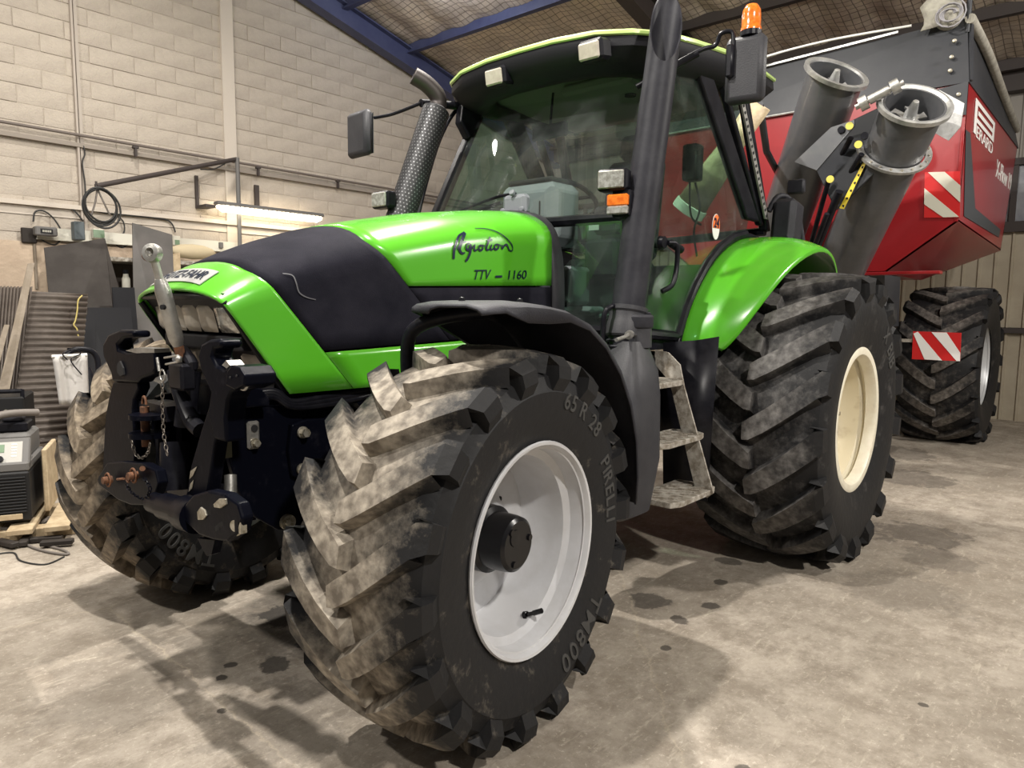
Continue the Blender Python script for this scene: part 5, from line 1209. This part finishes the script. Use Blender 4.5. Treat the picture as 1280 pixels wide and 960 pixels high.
mb = MB(); a, b, c, e = [U(x, y, 'x', -4.52) for x, y in ((1078, 186), (1083, 184), (1051, 254), (1045, 253))]; mb.prism([a, b, c, e], (-.003, 0, 0)); ys_ = part('warning_strip', mb, YELL, a2, 'long yellow warning strip')
mb = MB()
for k in range(7): t = (k+.5)/7; p, q = a.lerp(e, t), b.lerp(c, t); mb.prism([p.lerp(q, .3)+V((.002, 0, 0)), p.lerp(q, .75)+V((.002, 0, 0)), p.lerp(q, .6)+V((.002, 0, -.02)), p.lerp(q, .25)+V((.002, 0, -.012))], (.001, 0, 0))
part('strip_mark', mb, DASHDARK, ys_)
mb = MB(); mb.prism([U(x, y, 'x', -5.0) for x, y in ((1150, 108), (1168, 103), (1199, 119), (1195, 148), (1180, 166), (1150, 150))], (-.012, 0, 0)); part('bracket_plate', mb, ALU, a1, 'bare aluminium bracket plate')
# pale chute behind the tractor cab
mb = MB(); c0, c1 = V((-4.0, .33, 3.17)), V((-4.0, -.28, 2.36)); d = (c1-c0).normalized(); u, w_ = axes(d); n = 28; rows = []
for (t, r_) in ((0, .098), (.3, .088), (.62, .12), (.92, .135), (.925, .148), (1.0, .150), (1.0, .135), (.9, .12)):
    rows.append([c0.lerp(c1, t)+(u*math.cos(2*PI*j/n)+w_*math.sin(2*PI*j/n))*r_ for j in range(n)])
mb.grid(rows[:4], True); ch = part('delivery_chute', mb, CHUTE, tl_, 'cream plastic chute behind the cab', smooth=50, solid=.006)
mb = MB(); mb.grid([[p+d*.0 for p in rows[2]], rows[3], rows[4], rows[5], rows[6], rows[7]], True); part('chute_collar', mb, CHUTEW, ch, 'white lower end of the chute', smooth=40)
mb = MB(); mb.tube([c0+V((0, 0, .0)), V((-4.5, .2, 2.9)), V((-5.6, .0, 2.7))], .03, 8); part('chute_arm', mb, DGREY, ch)
# running gear
mb = MB(); mb.box((-7.0, .45, 1.15), (3.2, .10, .22)); mb.box((-7.0, -.45, 1.15), (3.2, .10, .22)); mb.box((-5.0, 0, .95), (1.6, .16, .2)); mb.box((-6.6, 0, 1.55), (1.2, 1.0, .6)); mb.box((-8.02, 0, .9), (.16, 2.0, .16)); part('trailer_frame', mb, BLACK, tl_, bevel=.01)
mb = MB(); mb.prism([(-5.70, .5, 1.86), (-5.70, .92, 1.86), (-6.3, .8, 1.35), (-6.3, .4, 1.35)], (-.6, 0, 0)); part('discharge_box', mb, DGREY, tl_)
t1 = wheel('trailer_wheel', tl_, (-8.02, 1.125, .885), 0, .924, .80, .47, 16, .062, TYT, RIMT, 1, .33, .16, .15, .36, .105, 'wide trailer wheel with silver rim', [], wrap=.10, tlabel='wide black trailer tyre')
t2 = wheel('trailer_wheel', tl_, (-8.02, -1.125, .885), 0, .924, .80, .47, 16, .062, TYT, RIMT, -1, .33, .16, .15, .36, .105, 'trailer wheel on the far side', [], wrap=.10)
mb = MB(); mb.lathe([(.02, .24), (.12, .24), (.14, .18), (.14, .1)], n=28); part('wheel_hub', mb, RIMT, t1, smooth=35)
XP = -6.75
c = [U(x, y, 'x', XP) for x, y in ((1140, 405), (1200.5, 406), (1199.5, 441.5), (1139, 440))]
mb = MB(); mb.prism(c, (-.012, 0, 0)); wp_ = part('marker_board', mb, REDS, tl_, 'red and white striped marker board in front of the wheel', bevel=.002)
mb = MB()
for q in ([(1140.5, 408), (1155, 440), (1177, 441), (1146, 405.5)], [(1163, 405.8), (1182, 406), (1199.5, 431), (1199.5, 441.5), (1195, 441.3)]): mb.prism([U(x, y, 'x', XP+.004) for x, y in q], (-.002, 0, 0))
part('marker_stripe', mb, WHITE, wp_)
mb = MB(); mb.box((XP-.03, .72, 1.20), (.03, .75, .035)); part('marker_bracket', mb, TREAD, tl_)

# ================================================================== THINGS ON THE WALL
def wallp(px, py, y=WY+.1): return U(px, py, 'y', y)
mb = MB(); mb.tube([(.8, WY+.12, 3.455), (-10.1, WY+.12, 3.40)], .017, 10)
wp2 = tag(part('wall_pipe', mb, PIPEM, None, smooth=40), 'long thin horizontal pipe held off the block wall', 'pipe')
mb = MB(); mb.box((-4.6, WY+.06, 3.34), (11, .05, .045)); wr_ = tag(part('shadow_rail', mb, SHADE_RAILM, None), 'grey-brown wall rail that also stands in for the shadow of the thin pipe', 'rail')  # part rail, part painted shadow of the pipe above it
for (px, py) in ((164, 193), (318, 220), (418, 236), (523, 253)):
    q = wallp(px, py, WY+.12); mb = MB(); mb.rbox((q.x, q.y, 3.41), (.07, .05, .03), .006); mb.box((q.x, q.y, 3.36), (.025, .04, .12)); part('pipe_clamp', mb, BROWN_SHADED, wp2)
FZ = 2.80
fx = thing('fluorescent_light', (-3.6, WY+.30, FZ), 'lit fluorescent tube fitting hung low on the block wall', 'lamp')
mb = MB(); mb.rbox((-3.62, WY+.30, FZ+.035), (1.62, .14, .05), .015); part('housing', mb, BOXG, fx)
mb = MB(); mb.tube([(-2.83, WY+.30, FZ), (-2.9, WY+.30, FZ-.01), (-4.34, WY+.30, FZ-.01), (-4.41, WY+.30, FZ)], [.03, .06, .06, .03], 14); part('diffuser', mb, TUBEL, fx, 'glowing diffuser', smooth=40)
mb = MB()
for k in range(22): mb.box((-2.9-k*.068, WY+.38, FZ+.01), (.012, .008, .03))
o = part('housing_clip', mb, BOXG, fx); o['kind'] = 'stuff'
mb = MB(); mb.box((-2.68, WY+.06, 2.98), (.035, .04, .42)); mb.box((-2.74, WY+.18, 2.79), (.14, .26, .035)); part('wall_bracket', mb, BROWN_SHADED, fx)
mb = MB(); mb.box((-3.53, WY+.06, 3.0), (.06, .04, .36)); mb.box((-3.53, WY+.16, 2.85), (.04, .22, .03)); part('wall_bracket', mb, BROWN_SHADED, fx)
# swinging boom with the coil
bm_ = thing('hose_boom', (-3.15, WY+.22, 2.2), 'grey upright pipe with a long dark arm swung out from the wall', 'boom')
mb = MB(); mb.cyl((-3.16, WY+.24, 2.08), (-3.16, WY+.24, 3.47), .028); part('upright_pipe', mb, BOXG, bm_, smooth=40)
be = U(116, 242, 'y', WY+.9); b0 = V((-3.16, WY+.22, 3.455))
mb = MB(); mb.cyl(b0, be, .028, n=12); mb.cyl(be+V((0, 0, -.03)), be+V((0, 0, .05)), .012); part('boom_arm', mb, BROWN_SHADED, bm_, smooth=40)
mb = MB(); mb.tube(smooth_path([b0.lerp(be, .1)+V((0, 0, -.03)), b0.lerp(be, .2)+V((0, 0, -.07)), b0.lerp(be, .3)+V((0, 0, -.04))], 5), .008, 6); part('boom_cable', mb, CABLE, bm_)
mb = MB()
cc = be+V((-.03, .0, -.21))
for k, (r_, dz, dx) in enumerate(((.165, 0, 0), (.172, -.015, .01), (.18, -.03, -.008), (.155, .01, .015))):
    mb.tube(arc(cc+V((dx, .02*k, dz)), r_, 0, 360, 30, (1, 0, .05*k), (0, .1*k-.1, 1.12))[:-1], .011, 8, closed=True)
single('hose_coil', mb, CABLE, 'coiled black hose hanging from the end of the wall boom', 'hose', smooth=50)
mb = MB(); mb.tube(smooth_path([cc+V((.02, 0, .18)), cc+V((.06, .02, .02)), cc+V((.10, 0, -.12))], 6), .010, 8); mb.tube(smooth_path([cc+V((.02, 0, .18)), cc+V((-.03, .02, .04)), cc+V((-.09, 0, -.08))], 6), .010, 8); single('hanging_lead', mb, CABLEG, 'grey lead looped through the black hose coil', 'cable', smooth=50)
def cab(pts, r_, label, y=WY+.08, name='wall_cable', m_=CABLE):
    mb = MB(); mb.tube(smooth_path([wallp(a, b, y) for a, b in pts], 6), r_, 8); return single(name, mb, m_, label, 'cable', smooth=50)
cab([(78, 267), (110, 272), (135, 276), (195, 281), (210, 286), (216, 298)], .010, 'black cable running right from the coil and dropping behind the grey sheet')
cab([(82, 268), (92, 276), (100, 286)], .010, 'short black cable curving down to the blue box left of the coil')
cab([(140, 278), (150, 285), (152, 298), (145, 308), (142, 314), (150, 318), (160, 312)], .009, 'thin black cable looping below the coil')
cab([(99, 192), (101, 202), (98, 214), (102, 240), (103, 268)], .008, 'wavy dark cable hanging beside the thin steel angle')
cab([(38, 288), (40, 276), (50, 274), (62, 282), (72, 296), (74, 306), (66, 316), (52, 312), (42, 304)], .009, 'black cable looped round the grey box on the wall')
cab([(39, 296), (40, 318), (42, 345), (44, 372)], .018, 'armoured cable dropping from the wall board behind the plank', m_=WOOD)
def wbox(name, x0, y0, x1, y1, dp, m_, label, cat, yb=WY+.121):
    a, b = wallp(x0, y0, yb+dp), wallp(x1, y1, yb+dp); mb = MB(); mb.rbox(((a.x+b.x)/2, yb+dp/2, (a.z+b.z)/2), (abs(a.x-b.x), dp, abs(a.z-b.z)), .008); return single(name, mb, m_, label, cat, bevel=.004)
brd = wbox('terminal_board', 23, 295, 44, 315, .04, SHEETM, 'dark board on the plaster wall behind the grey box', 'board', yb=WY+.08)
b1 = thing('meter_box', wallp(55, 300, WY+.1), 'grey meter box with a small dark window', 'box')
a, b = wallp(40, 293, WY+.24), wallp(69, 306, WY+.24); mb = MB(); mb.rbox(((a.x+b.x)/2, WY+.20, (a.z+b.z)/2), (abs(a.x-b.x), .10, abs(a.z-b.z)), .012); part('case', mb, BOXG, b1)
mb = MB(); mb.box(((a.x+b.x)/2, WY+.253, (a.z+b.z)/2), (.12, .006, .05)); part('window', mb, DASHDARK, b1)
for k in range(5): part('counter_wheel', MB().box(((a.x+b.x)/2-.036+.018*k, WY+.257, (a.z+b.z)/2), (.009, .004, .022)), BOXW, b1)
wbox('junction_box', 89, 286, 104, 310, .12, mat('blue_grey_box', (.09, .11, .12), .6), 'blue grey upright junction box left of the cream switch box', 'box')
b2 = thing('switch_box', wallp(120, 300, WY+.1), 'cream switch box with a pale green screen beside the blue grey box', 'box')
a, b = wallp(113, 295, WY+.2), wallp(127, 308, WY+.2); mb = MB(); mb.rbox(((a.x+b.x)/2, WY+.165, (a.z+b.z)/2), (abs(a.x-b.x), .08, abs(a.z-b.z)), .01); part('case', mb, BOXW, b2)
mb = MB(); mb.box(((a.x+b.x)/2, WY+.208, (a.z+b.z)/2), (.12, .005, .09)); part('screen', mb, SCREEN, b2)
b3 = thing('switch_box', wallp(217, 308, WY+.1), 'small cream switch box on the wall right of the tall grey sheet', 'box')
a, b = wallp(213, 302, WY+.2), wallp(223, 315, WY+.2); mb = MB(); mb.rbox(((a.x+b.x)/2, WY+.165, (a.z+b.z)/2), (abs(a.x-b.x), .08, abs(a.z-b.z)), .01); part('case', mb, BOXW, b3)
mb = MB(); mb.box(((a.x+b.x)/2, WY+.208, (a.z+b.z)/2-.02), (.06, .005, .06)); part('screen', mb, SCREEN, b3)
mb = MB(); mb.box((-2.6, WY+.095, 2.30), (3.6, .035, .13)); mb.box((-2.6, WY+.115, 2.235), (3.6, .01, .012)); tr_ = single('cable_trunking', mb, BOXW, 'cream cable trunking along the wall behind the sheets', 'trunking')
for x, w_ in ((-2.95, .05), (-3.75, .22), (-4.15, .06)):
    mb = MB(); mb.rbox((x, WY+.13, 2.31), (w_, .04, .08), .005); part('socket', mb, BOXG, tr_)
# ================================================================== BENCH, SHEETS AND SCRAP BY THE WALL
sh = thing('steel_shelf', (-1.7, -6.3, 0), 'low steel shelf against the wall behind the metal sheets', 'shelf')
for z in (2.02, 1.62, 1.2, .7):
    mb = MB(); mb.rbox((-2.2, -6.28, z), (2.6, .55, .05), .006); part('shelf_board', mb, TREAD, sh)
for x in (-.98, -3.45):
    mb = MB()
    mb.box((x, -6.05, 1.02), (.05, .05, 2.04)); part('shelf_post', mb, SHEETM, sh); mb = MB(); mb.box((x, -6.5, 1.02), (.05, .05, 2.04)); part('shelf_post', mb, SHEETM, sh)
mb = MB(); mb.box((-2.2, -6.52, 1.8), (2.5, .02, .5)); part('shelf_back', mb, CORRM, sh)
mb = MB(); q = U(156, 358, 'y', -6.1); q.y = -6.12; mb.lathe([(0, 0), (.045, 0), (.045, .16), (.03, .19), (.028, .22), (0, .225)], o=(q.x, q.y, 1.648), ax=(0, 0, 1), n=20); b_ = single('spray_bottle', mb, BOXW, 'white bottle with a dark cap on the shelf', 'bottle', smooth=40)
mb = MB(); mb.lathe([(0, .26), (.03, .26), (.03, .215), (0, .215)], o=(q.x, q.y, 1.648), ax=(0, 0, 1), n=16); part('bottle_cap', mb, BLACK, b_)
def sheet(name, pts, m_, label, cat='sheet', th=.012, drop=True, **k):
    """pts: four corners measured at their own distance from the wall (pixel x, pixel y, y)"""
    c = [U(a, b, 'y', y) for a, b, y in pts]
    if drop: c[2] = c[1]+(c[2]-c[1])*((c[1].z-.01)/(c[1].z-c[2].z)); c[3] = c[0]+(c[3]-c[0])*((c[0].z-.01)/(c[0].z-c[3].z))
    n = (c[1]-c[0]).cross(c[2]-c[0]).normalized()
    return single(name, MB().prism(c, n*th), m_, label, cat, **k)
sheet('metal_sheet', [(162, 287, -5.95), (212, 301, -5.95), (220, 445, -5.75), (168, 470, -5.75)], SHEETG, 'tall grey steel sheet with a slanted top edge left of the nose')
sheet('metal_sheet', [(52, 320, -5.9), (128, 307, -5.9), (140, 395, -5.6), (146, 470, -5.4), (70, 470, -5.4)], SHEETM, 'large dark steel sheet leaning behind the corrugated panel')
sheet('metal_sheet', [(138, 368, -5.4), (166, 368, -5.4), (176, 470, -5.1), (146, 470, -5.1)], SHEETB, 'narrow glossy black sheet between the two large sheets')
sheet('metal_sheet', [(108, 394, -5.2), (162, 393, -5.2), (170, 470, -4.9), (112, 480, -4.9)], SHEETB, 'low glossy black sheet with a pale rim under the large dark sheet')
sheet('metal_sheet', [(96, 403, -5.0), (117, 402, -5.0), (120, 500, -4.7), (98, 500, -4.7)], SHEETB, 'small black sheet standing beside the corrugated panel')
sheet('plaster_board', [(68, 337, -6.3), (88, 337, -6.3), (92, 372, -6.2), (70, 372, -6.2)], BOXW, 'cream board standing against the plaster behind the dark sheet', 'board', .02, False)
sheet('wooden_board', [(213, 325, -5.93), (222, 323, -5.93), (224, 350, -5.93), (213, 360, -5.93)], PALW, 'pale wooden offcut right of the tall grey sheet', 'board', .03, False)
mb = MB(); q = U(238, 322, 'y', -6.3); mb.ball(q, .16, (1.9, .7, .6), 12); single('sack', mb, mat('beige_sack', (.50, .42, .28), .9, bump=.6, bscale=10), 'beige sack lying on the shelf behind the nose', 'sack', smooth=60)
# corrugated panels (ribs run across)
def corr(c0, c1, c2, c3, nr, amp, along='v'):
    rows = []; n = (V(c1)-V(c0)).cross(V(c3)-V(c0)).normalized(); k = nr*6
    for i in range(k+1):
        t = i/k; a = V(c0).lerp(V(c3), t); b = V(c1).lerp(V(c2), t); o = n*amp*math.sin(t*nr*2*PI)
        rows.append([a+o, a.lerp(b, .5)+o, b+o])
    return MB().grid(rows)
cA = [U(38, 375, 'y', -4.6), U(108, 377, 'y', -4.6), U(96, 560, 'y', -3.9), U(10, 570, 'y', -3.9)]
single('corrugated_panel', corr(*cA, 24, .016), CORRM, 'brown corrugated panel with cross ribs leaning in front of the dark sheet', 'panel', smooth=60, solid=.003)
cB = [U(-22, 370, 'y', -4.9), U(38, 370, 'y', -4.9), U(22, 570, 'y', -4.3), U(-32, 570, 'y', -4.3)]
rot = [cB[3], cB[0], cB[1], cB[2]]
single('corrugated_panel', corr(*rot, 14, .02), CORRM, 'brown corrugated panel with upright ribs at the left edge behind the plank', 'panel', smooth=60, solid=.003)
mb = MB(); sp = [U(a, b, 'y', -4.40) for a, b in ((101, 379), (96, 385), (95, 398), (93, 410), (91, 416), (95, 421), (97, 430), (102, 433))]; mb.tube(smooth_path(sp, 5), .006, 6); single('wire_offcut', mb, mat('yellow_wire', (.55, .45, .15), .6), 'thin yellowish wire hanging on the corrugated panel', 'wire')
def plank(pts, th, label):
    c = [U(a, b, 'y', y) for a, b, y in pts]; n = (c[1]-c[0]).cross(c[2]-c[0]).normalized(); return single('wooden_plank', MB().prism(c, n*th), WOOD, label, 'plank', bevel=.003)
plank([(32, 340, -4.4), (41, 339, -4.4), (12, 500, -3.8), (-6, 515, -3.8)], .04, 'long grey plank leaning diagonally over the corrugated panel')
plank([(4, 417, -4.0), (11, 417, -4.0), (-4, 480, -3.8), (-14, 480, -3.8)], .03, 'short plank at the left edge beside the long plank')
# gas bottle trolley with the white cloth
tv = thing('bottle_trolley', (-.1, -3.6, 0), 'black handled trolley behind the far front tyre', 'trolley')
mb = MB(); mb.rbox((-.29, -3.66, .03), (.40, .36, .05), .005); part('trolley_base', mb, BLACK, tv)
mb = MB(); mb.tube(smooth_path([U(a, b, 'y', -3.5) for a, b in ((80, 458), (90, 448), (104, 446), (116, 450), (122, 462), (124, 490))], 5), .022, 10); part('handle', mb, BLACK, tv, smooth=50)
mb = MB(); mb.cyl((-.12, -3.5, .0), (-.12, -3.5, 1.17), .02); mb.cyl((-.46, -3.5, .0), (-.46, -3.5, 1.1), .02); part('trolley_frame', mb, BLACK, tv)
mb = MB(); mb.lathe([(0, .056), (.10, .056), (.11, .1), (.11, .80), (.06, .92), (.03, 1.0), (0, 1.0)], o=(-.3, -3.72, 0), ax=(0, 0, 1), n=24); single('gas_bottle', mb, BLACK, 'dark gas bottle standing on the trolley', 'bottle', smooth=50)
mb = MB(); rows = []
for i in range(9):
    t = i/8; z = lerp(1, 0, t); row = []
    for j in range(13):
        u_ = j/12; p = U(lerp(lerp(65, 108, u_), lerp(74, 113, u_), t), lerp(456-3*u_, 516, t), 'y', -3.42); row.append(p+V((0, .012*math.sin(u_*9+t*2)+.010*math.sin(u_*17), 0)))
    rows.append(row)
mb.grid(rows); clo = single('cloth_bag', mb, PAPER, 'creased white cloth bag hung on the trolley handle', 'bag', smooth=60, solid=.006)
mb = MB(); mb.tube([U(64, 456, 'y', -3.41), U(108, 453, 'y', -3.41)], .012, 8); part('bag_hem', mb, WHITE, clo); mb = MB(); mb.tube(smooth_path([U(a, b, 'y', -3.38) for a, b in ((84, 460), (78, 452), (92, 446), (100, 452), (88, 460), (102, 478))], 5), .005, 6); part('bag_string', mb, BLACK, clo)
# welding machines on a timber base
def welder(loc, yaw, sc, label):
    t = thing('welding_machine', loc, label, 'welder'); t.rotation_euler = (0, 0, yaw); Lx = V(loc)
    return t
Rw = Matrix.Rotation(R(66), 3, 'Z'); o0 = V((.60, -2.57, .10))-Rw @ V((.30, 0, 0)); o0.z = .115
wt = thing('welding_machine', tuple(o0), 'grey fronted welding machine with control dials on a timber base', 'welder')
def lw(x, y, z): return o0+Rw @ V((x, y, z))
def wpart(name, mb, m_, label=None, par=None, **k): return part(name, mb, m_, par or wt, label, **k)
mb = MB(); mb.rbox(lw(0, -.02, .17), (.60, .34, .32), .01, Rw); wpart('case', mb, WELD, 'black ribbed case')
mb = MB()
for k in range(12): mb.rbox(lw(.305, -.02, .075+k*.020), (.014, .30, .010), .002, Rw)
wpart('cooling_louvre', mb, WELD)
tilt = Rw @ Matrix.Rotation(R(-32), 3, 'Y')
mb = MB(); mb.rbox(lw(.20, -.02, .43), (.05, .34, .21), .008, tilt); cp = wpart('control_panel', mb, BOXG, 'grey control panel')
def cpp(a, b, d_=.028): return lw(.20, -.02, .43)+tilt @ V((d_, a, b))
mb = MB(); mb.rbox(cpp(.0, .0), (.006, .26, .15), .002, tilt); wpart('panel_face', mb, PANELG, None, cp)
mb = MB(); mb.rbox(cpp(-.01, .03, .032), (.004, .085, .055), .001, tilt); wpart('display', mb, SCREEN, None, cp)
for (a, b, r_) in ((-.085, .035, .014), (-.09, -.045, .018), (.015, -.045, .018)):
    mb = MB(); c = cpp(a, b, .03); mb.cyl(c, c+tilt @ V((.022, 0, 0)), r_, n=16); wpart('dial', mb, BLACK, None, cp, smooth=30)
mb = MB()
for k in range(5): c = cpp(.085, .055-k*.02, .031); mb.rbox(c, (.004, .03, .008), .001, tilt)
wpart('button', mb, WHITE, None, cp)
mb = MB(); mb.rbox(lw(0, -.02, .36), (.58, .34, .06), .01, Rw); mb.rbox(lw(-.12, -.02, .46), (.36, .30, .16), .02, Rw); wpart('top_cover', mb, BOXG)
mb = MB(); mb.rbox(lw(-.10, .02, .575), (.20, .18, .06), .01, Rw); mb.rbox(lw(-.10, .02, .62), (.12, .12, .03), .01, Rw); single('black_case', mb, BLACK, 'small black case lying on top of the welding machine', 'case')
mb = MB(); mb.rbox(lw(.312, .03, .045), (.008, .15, .035), .002, Rw); nb = wpart('name_label', mb, PALW, 'pale name label')
mb = MB(); mb.tube(smooth_path([lw(.20, -.26, .48), lw(.16, -.18, .60), lw(.05, -.02, .67), lw(-.08, .16, .66)], 6), .024, 12); single('welding_hose', mb, CABLEG, 'thick grey welding hose arched over the welding machine', 'hose', smooth=50)
mb = MB(); c = lw(.31, -.16, .10); mb.cyl(c, c+Rw @ V((.08, -.02, .02)), .03, n=16); mb.cyl(c+Rw @ V((.06, -.02, .02)), c+Rw @ V((.12, -.03, .03)), .022, n=16); wpart('cable_plug', mb, BOXG, smooth=30)
mb = MB()
for k in range(4): mb.rbox(lw(-.05, -.30+k*.2, -.03), (.95, .14, .035), .004, Rw)
for x in (-.3, .25): mb.rbox(lw(x, 0, -.08), (.10, .80, .066), .004, Rw)
tag(part('timber_base', mb, PALW, None), 'low timber base under the welding machine', 'pallet')
mb = MB(); mb.rbox(lw(-.06, .215, .23), (.42, .03, .42), .006, Rw); single('plywood_box', mb, PALW, 'pale plywood box side standing right of the welding machine', 'box')
w2_t = thing('welding_machine', (.15, -3.45, .35), 'second black welding machine behind the grey fronted one at the left edge', 'welder'); o2 = U(6, 550, 'y', -3.55)
mb = MB(); mb.rbox((o2.x, o2.y, .62), (.42, .34, .44), .012, Rw); part('case', mb, WELD, w2_t)
mb = MB(); mb.tube([V((o2.x, o2.y, .88))+Rw @ V((.18, y, 0)) for y in (-.16, .16)], .016, 8); mb.cyl(V((o2.x, o2.y, .82))+Rw @ V((.18, .16, 0)), V((o2.x, o2.y, .89))+Rw @ V((.18, .16, 0)), .014); part('carry_handle', mb, BLACK, w2_t)
mb = MB(); mb.rbox(V((o2.x, o2.y, .58))+Rw @ V((.212, .02, 0)), (.006, .26, .08), .002, Rw); part('label_plate', mb, BOXG, w2_t)
mb = MB()
for a, b in ((-.05, .12), (.06, .12), (-.10, -.12), (0, -.13), (.08, -.12)): c = V((o2.x, o2.y, .62+b))+Rw @ V((.212, a, 0)); mb.cyl(c, c+Rw @ V((.012, 0, 0)), .012, n=10)
part('socket', mb, ZINC, w2_t)
mb = MB(); mb.rbox((o2.x-.05, o2.y-.05, .2), (.36, .36, .38), .01, Rw); single('wooden_crate', mb, WOOD, 'wooden crate carrying the second welding machine', 'crate')
def fl_cable(pts, r_, label, m_=CABLEG):
    mb = MB(); mb.tube(smooth_path([U(a, b, 'z', r_)+V((0, 0, dz)) for a, b, dz in pts], 6), r_, 8); single('floor_cable', mb, m_, label, 'cable', smooth=50)
fl_cable([(-10, 682, .06), (20, 683, .05), (45, 674, .03), (66, 662, .02)], .015, 'thick grey cable lying from the timber base towards the tyre')
fl_cable([(33, 672, .05), (28, 680, 0), (38, 692, 0), (62, 700, 0), (88, 703, 0), (84, 698, 0), (60, 692, 0)], .008, 'thin black cable looping on the floor left of the far tyre')
fl_cable([(-10, 706, 0), (20, 702, 0), (30, 712, 0), (60, 716, 0), (84, 706, 0)], .005, 'very thin wire curled on the floor nearest the left edge', CABLE)
mb = MB()
for (px, py, r_) in ((12, 690, .03), (35, 686, .025), (62, 684, .02), (75, 688, .03)):
    q = U(px, py, 'z', r_); mb.rbox(q, (.18, .05, .03), .004, Matrix.Rotation(R(random.uniform(0, 180)), 3, 'Z'))
o = single('scrap_bits', mb, SHEETM, 'dark scrap bits scattered under the timber base edge', 'scrap'); o['kind'] = 'stuff'
